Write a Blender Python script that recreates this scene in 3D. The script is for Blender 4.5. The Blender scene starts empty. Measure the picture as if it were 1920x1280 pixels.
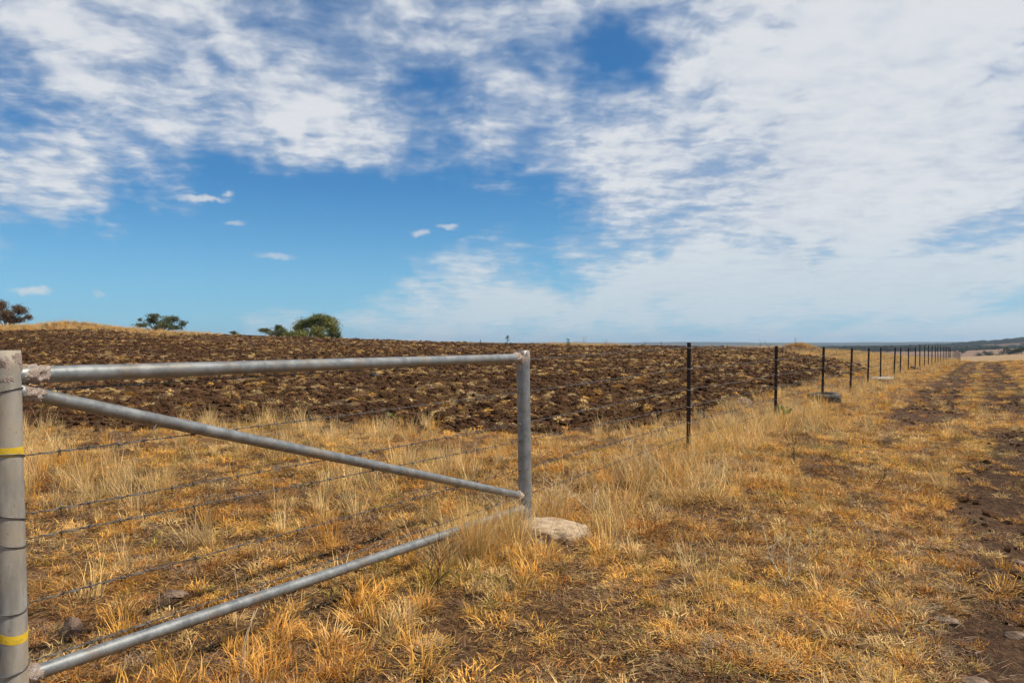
import bpy, math, random
import numpy as np
from mathutils import Vector, Matrix
random.seed(7)
rng = np.random.default_rng(11)
sc = bpy.context.scene
COL = sc.collection
R = math.radians

# ------------------------------------------------------------------ camera
CAM_Z, F = 1.28, 1536.0          # eye height, focal length in photo pixels (1920 wide)
HOR = 648.0                      # horizon row in the photo
cam = bpy.data.cameras.new('camera')
cam.sensor_width = 36.0
cam.lens = 28.8
cam.clip_start = 0.05
cam.clip_end = 60000
cam_o = bpy.data.objects.new('camera', cam)
COL.objects.link(cam_o)
cam_o.location = (0, 0, CAM_Z)
cam_o.rotation_euler = (R(90) + math.atan(8 / F), 0, 0)
sc.camera = cam_o

# ------------------------------------------------------------------ world, sun, exposure
SUN_EL, SUN_AZ = R(57), R(102)    # azimuth from +Y (view direction) towards +X (right)
sun_dir = Vector((math.cos(SUN_EL) * math.sin(SUN_AZ), math.cos(SUN_EL) * math.cos(SUN_AZ), math.sin(SUN_EL)))
sun = bpy.data.lights.new('sun', 'SUN')
sun.energy = 5.0
sun.angle = R(0.6)
sun.color = (1.0, 0.925, 0.79)
sun_o = bpy.data.objects.new('sun', sun)
COL.objects.link(sun_o)
sun_o.rotation_euler = sun_dir.to_track_quat('Z', 'Y').to_euler()
sun_o.location = (0, 0, 50)

sc.view_settings.view_transform = 'Standard'
sc.view_settings.look = 'None'
sc.view_settings.exposure = 0.0
sc.view_settings.gamma = 1.0
sc.view_settings.use_curve_mapping = False
sc.cycles.max_bounces = 4
sc.cycles.diffuse_bounces = 2
sc.cycles.glossy_bounces = 2
sc.cycles.transmission_bounces = 3
sc.cycles.volume_bounces = 0
sc.cycles.use_adaptive_sampling = True
sc.cycles.adaptive_threshold = 0.03
sc.cycles.adaptive_min_samples = 12
sc.cycles.use_denoising = True


class NT:
    """small helper round a node tree"""
    def __init__(self, tree):
        self.t = tree

    def n(self, kind, **kw):
        nd = self.t.nodes.new(kind)
        for k, v in kw.items():
            setattr(nd, k, v)
        return nd

    def put(self, sock, v):
        if v is None:
            return
        if isinstance(v, bpy.types.NodeSocket):
            self.t.links.new(v, sock)
        else:
            sock.default_value = v

    def math(self, op, a, b=None, c=None, clamp=False):
        nd = self.n('ShaderNodeMath', operation=op, use_clamp=clamp)
        for i, v in enumerate((a, b, c)):
            self.put(nd.inputs[i], v)
        return nd.outputs[0]

    def vmath(self, op, a, b=None):
        nd = self.n('ShaderNodeVectorMath', operation=op)
        self.put(nd.inputs[0], a)
        self.put(nd.inputs[1], b)
        return nd.outputs['Value'] if op in ('LENGTH', 'DOT_PRODUCT') else nd.outputs[0]

    def noise(self, vec, scale, detail=4, rough=0.55, dist=0.0, lac=2.0, dims='3D'):
        nd = self.n('ShaderNodeTexNoise', noise_dimensions=dims)
        self.put(nd.inputs['Vector'], vec)
        nd.inputs['Scale'].default_value = scale
        nd.inputs['Detail'].default_value = detail
        nd.inputs['Roughness'].default_value = rough
        nd.inputs['Lacunarity'].default_value = lac
        nd.inputs['Distortion'].default_value = dist
        return nd

    def ramp(self, v, a, b, lo=0.0, hi=1.0, smooth=True):
        nd = self.n('ShaderNodeMapRange', interpolation_type='SMOOTHSTEP' if smooth else 'LINEAR')
        self.put(nd.inputs[0], v)
        for i, x in enumerate((a, b, lo, hi)):
            self.put(nd.inputs[i + 1], x)
        return nd.outputs[0]

    def mix(self, f, a, b, blend='MIX'):
        nd = self.n('ShaderNodeMix', data_type='RGBA', blend_type=blend)
        self.put(nd.inputs[0], f)
        self.put(nd.inputs[6], a)
        self.put(nd.inputs[7], b)
        return nd.outputs[2]

    def affine(self, vec, loc, rot, scale, inverse=False):
        """the same as a 2D mapping node, but without its trigonometry for every ray"""
        c, q = math.cos(rot), math.sin(rot)
        if inverse:      # (v - loc) turned back and divided by scale
            A = ((c / scale[0], q / scale[0]), (-q / scale[1], c / scale[1]))
            off = [-(A[k][0] * loc[0] + A[k][1] * loc[1]) for k in (0, 1)]
        else:            # scaled, turned, moved
            A = ((c * scale[0], -q * scale[1]), (q * scale[0], c * scale[1]))
            off = [loc[0], loc[1]]
        if abs(rot) < 1e-6:
            nd = self.n('ShaderNodeVectorMath', operation='MULTIPLY_ADD')
            self.put(nd.inputs[0], vec)
            nd.inputs[1].default_value = (A[0][0], A[1][1], 0)
            nd.inputs[2].default_value = (off[0], off[1], 0)
            return nd.outputs[0]
        cb = self.n('ShaderNodeCombineXYZ')
        for k in (0, 1):
            dp = self.vmath('DOT_PRODUCT', vec, (A[k][0], A[k][1], 0.0))
            self.put(cb.inputs[k], self.math('ADD', dp, off[k]))
        return cb.outputs[0]

    def mapping(self, vec, loc=(0, 0, 0), rot=(0, 0, 0), scale=(1, 1, 1), kind='POINT'):
        nd = self.n('ShaderNodeMapping', vector_type=kind)
        self.put(nd.inputs['Vector'], vec)
        nd.inputs['Location'].default_value = loc
        nd.inputs['Rotation'].default_value = rot
        nd.inputs['Scale'].default_value = scale
        return nd.outputs[0]


def build_world():
    w = bpy.data.worlds.new('World')
    sc.world = w
    w.use_nodes = True
    w.node_tree.nodes.clear()
    T = NT(w.node_tree)
    out = T.n('ShaderNodeOutputWorld')
    bg = T.n('ShaderNodeBackground')
    sky = T.n('ShaderNodeTexSky', sky_type='NISHITA')
    sky.sun_disc = False
    sky.sun_elevation = SUN_EL
    sky.sun_rotation = SUN_AZ
    sky.altitude = 600
    sky.air_density = 1.0
    sky.dust_density = 0.2
    sky.ozone_density = 2.0
    skycol = T.vmath('MULTIPLY', sky.outputs[0], SKY_GAIN)
    # sky coordinates: azimuth and elevation (radians), warped a little by noise
    tc = T.n('ShaderNodeTexCoord').outputs['Generated']
    d = T.vmath('NORMALIZE', tc)
    sp = T.n('ShaderNodeSeparateXYZ')
    T.put(sp.inputs[0], d)
    dx, dy, dz = sp.outputs
    az = T.math('ARCTAN2', dx, dy)
    el = T.math('ARCSINE', dz)
    cb = T.n('ShaderNodeCombineXYZ')
    T.put(cb.inputs[0], az)
    T.put(cb.inputs[1], el)
    ae = cb.outputs[0]
    # cloud layer coordinates: where the ray meets a level sheet of cloud (softened at the horizon)
    den = T.math('ADD', T.math('MAXIMUM', dz, 0.0), 0.13)
    cc = T.n('ShaderNodeCombineXYZ')
    T.put(cc.inputs[0], T.math('DIVIDE', dx, den))
    T.put(cc.inputs[1], T.math('DIVIDE', dy, den))
    pl = cc.outputs[0]
    wn = T.noise(ae, 9.0, 3, 0.6, dims='2D')
    wv = T.vmath('SUBTRACT', wn.outputs['Color'], (0.5, 0.5, 0.5))
    aew = T.vmath('ADD', ae, T.vmath('MULTIPLY', wv, (0.20, 0.12, 0.0)))
    plw = T.vmath('ADD', pl, T.vmath('MULTIPLY', wv, (0.09, 0.12, 0.0)))

    def blob(px, py, rx, ry, wgt, rot=0.0, src=None, soft=0.0):
        a0 = math.atan((px - 960) / F)
        e0 = math.atan((HOR - py) / F * math.cos(a0))
        m = T.affine(src or aew, (a0, e0), R(rot), (rx / F, ry / F), True)
        return T.ramp(T.vmath('LENGTH', m), 1.0, soft, 0.0, wgt)

    cov = 0.62
    for b in BLOBS:
        cov = T.math('ADD', cov, blob(*b))
    # long cloud streets running away over the horizon, and small cells on them
    big = T.noise(T.affine(plw, (3.1, 1.7), R(6), (1.35, 0.48)), 1.7, 5, 0.58, dims='2D')
    cel = T.noise(T.affine(plw, (0.3, 5.7), R(-25), (1.0, 1.2)), 7.0, 4, 0.62, dims='2D')
    hor = T.noise(T.affine(ae, (0, 0), R(-3), (1.0, 4.0)), 6.0, 3, 0.55, dims='2D')
    big, cel, hor = (T.math('SUBTRACT', q.outputs[0], 0.5) for q in (big, cel, hor))
    nz = T.math('ADD', T.math('MULTIPLY', big, 1.7), T.math('MULTIPLY', cel, 0.85))
    nz = T.math('ADD', nz, T.math('MULTIPLY', hor, 0.75))
    dens = T.math('ADD', cov, nz)
    alpha = T.ramp(dens, 0.0, 1.08, 0.0, 0.96)
    # small separate cumulus puffs low over the horizon
    puff = 0.0
    pw = T.noise(ae, 50.0, 2, 0.6, dims='2D')
    pv = T.vmath('ADD', ae, T.vmath('MULTIPLY', T.vmath('SUBTRACT', pw.outputs['Color'], (0.5, 0.5, 0.5)), (0.020, 0.012, 0)))
    for (px, py, rx, ry, wgt, rot) in PUFFS:
        puff = T.math('MAXIMUM', puff, blob(px, py, rx, ry, wgt, rot, pv, 0.25))
    alpha = T.math('MAXIMUM', alpha, puff)
    # thin low haze that closes on the horizon
    veil = T.ramp(el, 0.20, -0.02, 0.0, 0.55)
    skyv = T.mix(veil, skycol, (0.34, 0.63, 0.86, 1))
    lit = T.ramp(T.math('ADD', T.math('MINIMUM', dens, 1.0), T.math('MULTIPLY', T.math('ADD', cel, big), 1.15)), 0.25, 1.3)
    lit = T.math('MAXIMUM', lit, T.math('MULTIPLY', puff, 0.8))
    ccol = T.mix(lit, (0.44, 0.515, 0.635, 1), (0.76, 0.78, 0.81, 1))
    low = T.ramp(el, 0.18, 0.01)
    ccol = T.mix(low, ccol, (0.585, 0.69, 0.755, 1))
    col = T.mix(alpha, skyv, ccol)
    T.put(bg.inputs['Color'], col)
    bg.inputs['Strength'].default_value = 1.0
    w.cycles.sampling_method = 'MANUAL'
    w.cycles.sample_map_resolution = 512
    T.t.links.new(bg.outputs[0], out.inputs[0])


SKY_GAIN = (0.030, 0.072, 0.102)     # about 0.08, with the deep blue of a polarised view
BLOBS = [  # (px, py, rx, ry, weight, rotation): where the sheet of cloud is thin or thick
    (620, 420, 640, 190, -1.3, 6),
    (150, 560, 760, 130, -1.1, 0),
    (1120, 95, 190, 100, -0.62, -10),
    (850, 165, 200, 50, -0.35, 0),
    (480, 150, 300, 55, -0.42, -20),
    (60, 190, 300, 110, -0.40, -16),
    (620, 235, 270, 80, 0.40, -26),
    (60, 330, 330, 110, 0.36, -12),
    (230, 460, 190, 90, -0.70, 0),
    (300, 40, 420, 80, 0.25, -14),
    (1660, 270, 740, 440, 0.66, 0),
    (1250, 555, 900, 60, 0.62, 3),
]
PUFFS = [
    (62, 544, 40, 11, 0.9, 0), (188, 550, 16, 8, 0.4, 0),
    (375, 373, 62, 10, 0.85, 0), (426, 363, 18, 9, 0.7, 0), (440, 417, 26, 8, 0.55, 0), (788, 436, 24, 10, 0.7, 0),
    (843, 425, 22, 7, 0.7, 0), (515, 479, 46, 9, 0.6, 0), (1552, 275, 72, 18, 0.8, 0),
    (1030, 302, 40, 10, 0.5, 0),
]
build_world()

# ------------------------------------------------------------------ helpers


def tag(o, label=None, cat=None, group=None, kind=None):
    for k, v in (('label', label), ('category', cat), ('group', group), ('kind', kind)):
        if v:
            o[k] = v
    return o


def link(name, me, parent=None, mats=None, smooth=False):
    o = bpy.data.objects.new(name, me)
    COL.objects.link(o)
    if parent:
        o.parent = parent
    if mats:
        for m in (mats if isinstance(mats, (list, tuple)) else [mats]):
            me.materials.append(m)
    if smooth:
        me.polygons.foreach_set('use_smooth', [True] * len(me.polygons))
    return o


def empty(name, loc=(0, 0, 0), rz=0.0):
    o = bpy.data.objects.new(name, None)
    o.empty_display_size = 0.1
    COL.objects.link(o)
    o.location = loc
    o.rotation_euler = (0, 0, rz)
    return o


class MB:
    def __init__(self):
        self.v, self.f, self.c = [], [], []

    def add(self, vs, fs):
        k = len(self.v)
        self.v += [tuple(p) for p in vs]
        self.f += [tuple(i + k for i in f) for f in fs]

    def tube(self, pts, rad, seg=10, cap=True):
        pts = [Vector(p) for p in pts]
        n = len(pts)
        if not hasattr(rad, '__len__'):
            rad = [rad] * n
        vs, fs = [], []
        prev = None
        for i, p in enumerate(pts):
            t = (pts[min(i + 1, n - 1)] - pts[max(i - 1, 0)]).normalized()
            if prev is None:
                a = Vector((0, 0, 1)) if abs(t.z) < 0.9 else Vector((1, 0, 0))
                s = t.cross(a).normalized()
            else:
                s = (prev - t * prev.dot(t)).normalized()
            prev = s
            b = t.cross(s)
            for j in range(seg):
                an = 2 * math.pi * j / seg
                vs.append(p + (s * math.cos(an) + b * math.sin(an)) * rad[i])
        for i in range(n - 1):
            for j in range(seg):
                j2 = (j + 1) % seg
                fs.append((i * seg + j, i * seg + j2, (i + 1) * seg + j2, (i + 1) * seg + j))
        if cap:
            fs.append(tuple(range(seg))[::-1])
            fs.append(tuple((n - 1) * seg + j for j in range(seg)))
        self.add(vs, fs)

    def mesh(self, name):
        me = bpy.data.meshes.new(name)
        me.from_pydata(self.v, [], self.f)
        me.update()
        return me

    def build(self, name, mat, parent=None, smooth=True):
        o = link(name, self.mesh(name), parent, mat)
        if smooth:
            for p in o.data.polygons:
                p.use_smooth = len(p.vertices) < 6
        return o


# numpy value noise
_perm = np.random.default_rng(3).random((256, 256))


def vnoise(x, y):
    xi, yi = np.floor(x).astype(int), np.floor(y).astype(int)
    fx, fy = x - xi, y - yi
    fx, fy = fx * fx * (3 - 2 * fx), fy * fy * (3 - 2 * fy)
    g = lambda a, b: _perm[a & 255, b & 255]
    return ((g(xi, yi) * (1 - fx) + g(xi + 1, yi) * fx) * (1 - fy)
            + (g(xi, yi + 1) * (1 - fx) + g(xi + 1, yi + 1) * fx) * fy)


def fbm(x, y, oct=4, gain=0.5):
    s, a, t = 0.0, 1.0, 0.0
    for k in range(oct):
        s = s + a * vnoise(x * 2 ** k + 17.3 * k, y * 2 ** k + 9.1 * k)
        t += a
        a *= gain
    return s / t


def sstep(a, b, x):
    t = np.clip((x - a) / (b - a), 0, 1)
    return t * t * (3 - 2 * t)


# ------------------------------------------------------------------ lie of the land
FX0, FY0, FS = 2.2, 10.24, 0.579                # the fence line: X = FX0 + FS (Y - FY0)


def fence_x(y):
    return FX0 + FS * (y - FY0)


def tab(px, xs, ys):
    """smooth lookup over the bearing"""
    g = np.linspace(-400, 2400, 1401)
    v = np.interp(g, xs, ys)
    k = np.hanning(41)
    v = np.convolve(np.pad(v, 20, 'edge'), k / k.sum(), 'valid')
    return np.interp(px, g, v)


SKX = [-300, 0, 60, 130, 180, 300, 430, 650, 850, 1000, 1200, 1340, 1450, 1560, 1620, 1680, 1720, 1760, 1790, 1810, 1850, 1920, 2200]
SKY = [607, 611, 610, 608, 611, 621, 628, 635, 642, 645, 648, 650, 653, 657, 662, 668, 672, 674, 676, 678, 679, 677, 674]
DX_ = [-300, 0, 1000, 1400, 1600, 1760, 1850, 1920, 2200]
DD_ = [62, 65, 65, 66, 75, 80, 70, 65, 60]


def height(X, Y, detail=True):
    X, Y = np.asarray(X, float), np.asarray(Y, float)
    Ys = np.maximum(Y, 2.0)
    px = np.clip(960 + F * X / Ys, -400, 2400)
    D = tab(px, DX_, DD_)
    sk = tab(px, SKX, SKY)
    zc = CAM_Z + (HOR - sk) / F * D
    z0 = -0.22 * sstep(10.5, 6.0, Y)
    t = np.clip((Y - 12.0) / (D - 12.0), 0, 1)
    z = z0 + (zc - 0.0) * (0.85 * t + 0.15 * t * t)
    o = np.maximum(Y - D, 0)
    z = z - 0.016 * o - 0.00022 * o * o
    # the far valley, its spurs and hills
    r = np.hypot(X, Y)
    far = -13.0 + 3.0 * (fbm(X / 400 + 5, Y / 400, 3) - 0.5)
    g = lambda cx, cy, sx, sy, am: am * np.exp(-((X - cx) / sx) ** 2 - ((Y - cy) / sy) ** 2)
    far = far + g(400, 560, 130, 120, 9.5) + g(1000, 1280, 260, 170, 17)
    far = far + g(1980, 2700, 410, 420, 46)
    far = far + sstep(6500, 9500, r) * (30 + 75 * (fbm(X / 1300 + 2.2, Y / 1300 + 4.1, 3) - 0.32))
    z = np.where(Y > D, np.maximum(z, far), z)
    z = np.where(r > 300, far * sstep(300, 500, r) + z * (1 - sstep(300, 500, r)), z)
    # mounds on the skyline
    z = z + 0.22 * np.exp(-((X + 34.5) / 2.0) ** 2 - ((Y - 64) / 3.0) ** 2)
    z = z + 0.62 * np.exp(-((X - 22.2) / 1.35) ** 2 - ((Y - 63) / 2.5) ** 2)
    if detail:
        near = sstep(120, 60, r)
        z = z + near * 0.07 * (fbm(X * 0.9, Y * 0.9, 3) - 0.5)
        z = z + sstep(40, 12, r) * 0.05 * (fbm(X * 4.1, Y * 4.1, 3) - 0.5)
        p = plough(X, Y)
        z = z + near * p * (0.20 * (fbm(X * 2.6 + 3, Y * 2.6, 4, 0.65) - 0.5))
        z = z - near * 0.07 * track(X, Y)
    return z


PBX = [-60, -14, -7.5, -3.2, -1.0, 0.4, 1.6, 3.0, 4.6, 7.4, 12, 22, 60]
PBY = [13.9, 12.9, 12.5, 12.8, 12.1, 11.6, 12.0, 13.6, 16.2, 21.2, 29.2, 46.5, 112]
PEX = [-400, 60, 350, 480, 960, 1040, 1120, 1200, 1300, 1450, 1500, 1550, 1600, 1640, 2400]
PEY = [58, 56, 58, 75, 80, 64, 62, 70, 75, 64, 57, 51, 44, 40, 38]


def plough(X, Y):
    """1 inside the ploughed paddock"""
    X, Y = np.asarray(X, float), np.asarray(Y, float)
    w = 1.6 * (fbm(X * 0.7 + 40, Y * 0.7, 3) - 0.5)
    n = sstep(-0.35, 0.35, Y - np.interp(X, PBX, PBY) + w)
    px = 960 + F * X / np.maximum(Y, 2)
    e = sstep(2.5, -2.5, Y - np.interp(px, PEX, PEY) + 5 * w)
    e = e * sstep(-1.1, -1.9, X - fence_x(Y) + 0.4 * w)
    return n * e


def track(X, Y):
    """1 in the two wheel ruts of the track right of the fence"""
    X, Y = np.asarray(X, float), np.asarray(Y, float)
    off = X - fence_x(Y)
    w = 0.7 * (fbm(X * 0.8 + 11, Y * 0.8 + 3, 3) - 0.5)
    m = fbm(X * 0.45 + 7, Y * 0.45 + 21, 3)
    r1 = 1.2 * np.exp(-((off - 2.5 + w) / 0.70) ** 2) * sstep(11.5, 15, Y)
    r2 = 1.15 * np.exp(-((off - 4.2 + w) / 0.75) ** 2) * sstep(0.20, 0.40, m + 0.3 * sstep(12, 4, Y))
    r3 = 0.7 * np.exp(-((off - 3.3 + w) / 0.6) ** 2) * sstep(0.52, 0.64, m) * sstep(7, 12, Y)
    return np.clip(np.maximum(np.maximum(r1, r2), r3) * sstep(95, 70, Y) * sstep(-4, -2, Y), 0, 1)


def bare(X, Y):
    X, Y = np.asarray(X, float), np.asarray(Y, float)
    w = 0.7 * (fbm(X * 1.6 + 2, Y * 1.6 + 8, 3) - 0.5)
    g = lambda cx, cy, sx, sy: np.exp(-((X - cx + w) / sx) ** 2 - ((Y - cy + w) / sy) ** 2)
    b = 0.95 * g(0.55, 4.75, 0.75, 0.55) + 0.9 * g(0.15, 3.75, 0.7, 0.45) + 0.85 * g(1.0, 3.4, 0.55, 0.45)
    b = b + 0.8 * g(3.6, 9.0, 0.55, 0.7) + 0.5 * g(1.9, 3.2, 0.3, 0.3)
    return np.clip(b, 0, 1)


EXCL = []        # (x, y, radius): ground that stones, the tyre and the footing cover


def excl(X, Y):
    e = np.zeros_like(X)
    for (cx, cy, r) in EXCL:
        e = np.maximum(e, sstep(1.35 * r, 0.9 * r, np.hypot(X - cx, (Y - cy) * 0.8)))
    return e


def gz(x, y):
    return float(height(np.array([x]), np.array([y]))[0])


def pix(px, py, Y):
    return Vector(((px - 960) / F * Y, Y, CAM_Z - (py - HOR) / F * Y))


def gy(py):
    """depth of the near ground at a photo row"""
    Y = 8.0
    for _ in range(12):
        z = -0.22 * float(sstep(10.5, 6.0, np.array(Y)))
        Y = (CAM_Z - z) * F / (py - HOR)
    return Y


ROCKS = [   # photo column and row, depth, half sizes, seed, material, label, yaw, tilt
    (1393, 757, 16.2, (0.17, 0.12, 0.13), 3, 'rock', 'angular brown rock behind the fence between first and second pickets', 0.4, 0.3),
    (1348, 783, 14.0, (0.055, 0.05, 0.05), 5, 'rock_red', 'small reddish stone just right of the first picket', 0.3, 0.0),
    (1312, 778, 14.3, (0.13, 0.1, 0.09), 6, 'rock_dark', 'dark stone on the plough edge right behind the first picket', 0.3, 0.0),
    (703, 721, 24.0, (0.16, 0.12, 0.13), 8, 'rock_dark', 'black stone lying alone in the ploughed soil below the top rail', 0.3, 0.0),
    (1716, 690, 42, (0.30, 0.25, 0.16), 9, 'rock_dark', 'low dark boulder at the foot of the far pickets', 0.3, 0.0),
    (138, 1168, gy(1182), (0.065, 0.05, 0.075), 21, 'rock', 'upright brown stone beside the left pipe post', 0.3, 0.4),
    (332, 1116, gy(1116), (0.075, 0.05, 0.03), 22, 'rock', 'flat brown stone behind the bottom rail', 0.3, 0.0),
    (1772, 1157, gy(1157), (0.085, 0.06, 0.025), 23, 'rock', 'flat tan stone in golden grass near the right edge', 0.3, 0.0),
    (1908, 1040, gy(1040), (0.08, 0.06, 0.03), 24, 'rock', 'pale stone on the rut bank, upper one at the right edge', 0.3, 0.0),
    (1905, 1178, gy(1178), (0.08, 0.045, 0.022), 25, 'rock', 'flat pale stone at the dark rut, lower one at the right edge', 0.3, 0.0),
    (1825, 1272, gy(1268), (0.075, 0.05, 0.022), 26, 'rock', 'flat stone in the bottom right corner', 0.3, 0.0),
    (1232, 1163, gy(1163), (0.034, 0.03, 0.026), 27, 'rock_red', 'small round reddish pebble on the bare patch', 0.3, 0.0),
    (1176, 1060, gy(1060), (0.03, 0.026, 0.024), 28, 'rock_dark', 'small dark stone on the bare patch below the footing', 0.3, 0.0),
]
for (px, py, Y, size, *_) in ROCKS:
    EXCL.append(((px - 960) / F * Y, Y - 0.25 * size[0], 1.15 * size[0]))
EXCL += [(6.57, 17.34, 0.36), (fence_x(6.627) + 0.16, 6.36, 0.26), (11.9, 27.4, 0.9), (12.4, 27.9, 0.8)]

# ------------------------------------------------------------------ materials


def mat(name):
    m = bpy.data.materials.new(name)
    m.use_nodes = True
    m.node_tree.nodes.clear()
    T = NT(m.node_tree)
    out = T.n('ShaderNodeOutputMaterial')
    return m, T, out


def principled(T, out, col, rough=0.9, metal=0.0, spec=0.3, normal=None):
    b = T.n('ShaderNodeBsdfPrincipled')
    T.put(b.inputs['Base Color'], col)
    T.put(b.inputs['Roughness'], rough)
    T.put(b.inputs['Metallic'], metal)
    b.inputs['Specular IOR Level'].default_value = spec
    if normal is not None:
        T.put(b.inputs['Normal'], normal)
    T.t.links.new(b.outputs[0], out.inputs[0])
    return b


def bump(T, h, strength=0.5, dist=0.02):
    b = T.n('ShaderNodeBump')
    b.inputs['Strength'].default_value = strength
    b.inputs['Distance'].default_value = dist
    T.put(b.inputs['Height'], h)
    return b.outputs[0]


def soil_mat(name, dark, mid, straw, amount, scale=1.0):
    """crumbly soil with bits of straw lying about"""
    m, T, out = mat(name)
    P = T.n('ShaderNodeNewGeometry').outputs['Position']
    n1 = T.noise(P, 1.3 * scale, 6, 0.6)
    n2 = T.noise(P, 14 * scale, 6, 0.65)
    n3 = T.noise(T.mapping(P, (0, 0, 0), (0, 0, 0.6), (1, 0.35, 1)), 60 * scale, 4, 0.6, 0.8)
    c = T.mix(T.ramp(n2.outputs[0], 0.38, 0.66), (*dark, 1), (*mid, 1))
    s = T.math('MULTIPLY', T.ramp(n3.outputs[0], 0.50, 0.62), T.ramp(n1.outputs[0], 0.32, 0.62, amount * 0.35, amount))
    c = T.mix(s, c, (*straw, 1))
    n4 = T.noise(P, 0.16 * scale, 3, 0.5)
    c = T.mix(T.ramp(n4.outputs[0], 0.40, 0.62, 0.0, 0.5), c, T.mix(1.0, c, (1.75, 1.7, 1.65, 1), 'MULTIPLY'))
    h = T.math('ADD', T.math('MULTIPLY', n2.outputs[0], 1.0), T.math('MULTIPLY', n3.outputs[0], 0.35))
    principled(T, out, c, 0.95, 0, 0.12, bump(T, h, 0.9, 0.04))
    return m


M = {}
M['paddock'] = soil_mat('paddock_soil', (0.045, 0.0215, 0.010), (0.125, 0.064, 0.030), (0.36, 0.215, 0.085), 0.65)
M['plough'] = soil_mat('ploughed_soil', (0.026, 0.0125, 0.0058), (0.074, 0.036, 0.0165), (0.34, 0.205, 0.095), 0.34, 0.8)
M['track'] = soil_mat('track_soil', (0.032, 0.0165, 0.0092), (0.082, 0.044, 0.024), (0.28, 0.17, 0.08), 0.28)


def far_mat():
    m, T, out = mat('valley_ground')
    P = T.n('ShaderNodeNewGeometry').outputs['Position']
    n1 = T.noise(T.mapping(P, (0, 0, 0), (0, 0, 0.4), (1, 0.55, 1)), 0.0035, 5, 0.55)
    n2 = T.noise(P, 0.02, 5, 0.6)
    n3 = T.noise(P, 0.12, 4, 0.6)
    c = T.mix(T.ramp(n1.outputs[0], 0.42, 0.58), (0.165, 0.102, 0.075, 1), (0.235, 0.150, 0.098, 1))
    c = T.mix(T.ramp(n2.outputs[0], 0.45, 0.70, 0, 0.5), c, (0.14, 0.092, 0.058, 1))
    sp = T.n('ShaderNodeSeparateXYZ')
    T.put(sp.inputs[0], P)
    # pale straw paddock on the near spur
    d = T.vmath('LENGTH', T.mapping(P, (400, 545, 0), (0, 0, 0), (210, 130, 1e6), 'TEXTURE'))
    c = T.mix(T.ramp(d, 1.0, 0.75), c, (0.33, 0.22, 0.115, 1))
    c = T.mix(T.ramp(n3.outputs[0], 0.5, 0.7, 0, 0.3), c, (0.16, 0.105, 0.06, 1))
    principled(T, out, c, 0.95, 0, 0.1)
    return m


M['valley'] = far_mat()


def hill_mat():
    m, T, out = mat('far_hills')
    P = T.n('ShaderNodeNewGeometry').outputs['Position']
    n = T.noise(P, 0.002, 5, 0.6)
    c = T.mix(T.ramp(n.outputs[0], 0.4, 0.62), (0.030, 0.040, 0.026, 1), (0.075, 0.068, 0.045, 1))
    principled(T, out, c, 0.95, 0, 0.05)
    return m


M['hills'] = hill_mat()


def grass_mat(name, trans=0.22, rough=0.55, attr='tint'):
    m, T, out = mat(name)
    at = T.n('ShaderNodeAttribute', attribute_type='INSTANCER', attribute_name=attr)
    bl = T.n('ShaderNodeAttribute', attribute_type='GEOMETRY', attribute_name='blade')
    c = T.mix(1.0, at.outputs['Color'], bl.outputs['Color'], 'MULTIPLY')
    d = T.n('ShaderNodeBsdfPrincipled')
    T.put(d.inputs['Base Color'], c)
    d.inputs['Roughness'].default_value = rough
    d.inputs['Specular IOR Level'].default_value = 0.25
    t = T.n('ShaderNodeBsdfTranslucent')
    T.put(t.inputs['Color'], c)
    mx = T.n('ShaderNodeMixShader')
    mx.inputs[0].default_value = trans
    T.t.links.new(d.outputs[0], mx.inputs[1])
    T.t.links.new(t.outputs[0], mx.inputs[2])
    T.t.links.new(mx.outputs[0], out.inputs[0])
    return m


M['grass'] = grass_mat('dry_grass_blades')


def clod_mat():
    m, T, out = mat('clod_soil')
    at = T.n('ShaderNodeAttribute', attribute_type='INSTANCER', attribute_name='tint')
    P = T.n('ShaderNodeNewGeometry').outputs['Position']
    n = T.noise(P, 22, 5, 0.65)
    c = T.mix(T.ramp(n.outputs[0], 0.35, 0.7, 0.0, 0.7), at.outputs['Color'], (0.105, 0.053, 0.025, 1))
    principled(T, out, c, 0.95, 0, 0.1, bump(T, n.outputs[0], 1.0, 0.03))
    return m


M['clod'] = clod_mat()


def galv_mat():
    m, T, out = mat('galvanised_pipe')
    P = T.n('ShaderNodeTexCoord').outputs['Object']
    n1 = T.noise(P, 13, 6, 0.66)
    n2 = T.noise(P, 70, 4, 0.65)
    n3 = T.noise(P, 4.5, 5, 0.65)
    vo = T.n('ShaderNodeTexVoronoi')
    T.put(vo.inputs['Vector'], P)
    vo.inputs['Scale'].default_value = 45
    c = T.mix(T.ramp(n1.outputs[0], 0.35, 0.68), (0.17, 0.175, 0.172, 1), (0.29, 0.295, 0.288, 1))
    c = T.mix(T.math('MULTIPLY', T.ramp(vo.outputs['Distance'], 0.0, 0.7), 0.25), c, (0.37, 0.375, 0.365, 1))
    # dust and the odd rust bloom
    c = T.mix(T.math('MULTIPLY', T.ramp(n3.outputs[0], 0.48, 0.66), T.ramp(n2.outputs[0], 0.35, 0.6, 0.2, 0.8)), c, (0.31, 0.245, 0.175, 1))
    c = T.mix(T.ramp(n2.outputs[0], 0.70, 0.78, 0, 0.7), c, (0.16, 0.09, 0.055, 1))
    principled(T, out, c, T.ramp(n1.outputs[0], 0.3, 0.7, 0.40, 0.58), 0.58, 0.4, bump(T, n2.outputs[0], 0.25, 0.003))
    return m


M['galv'] = galv_mat()


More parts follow.
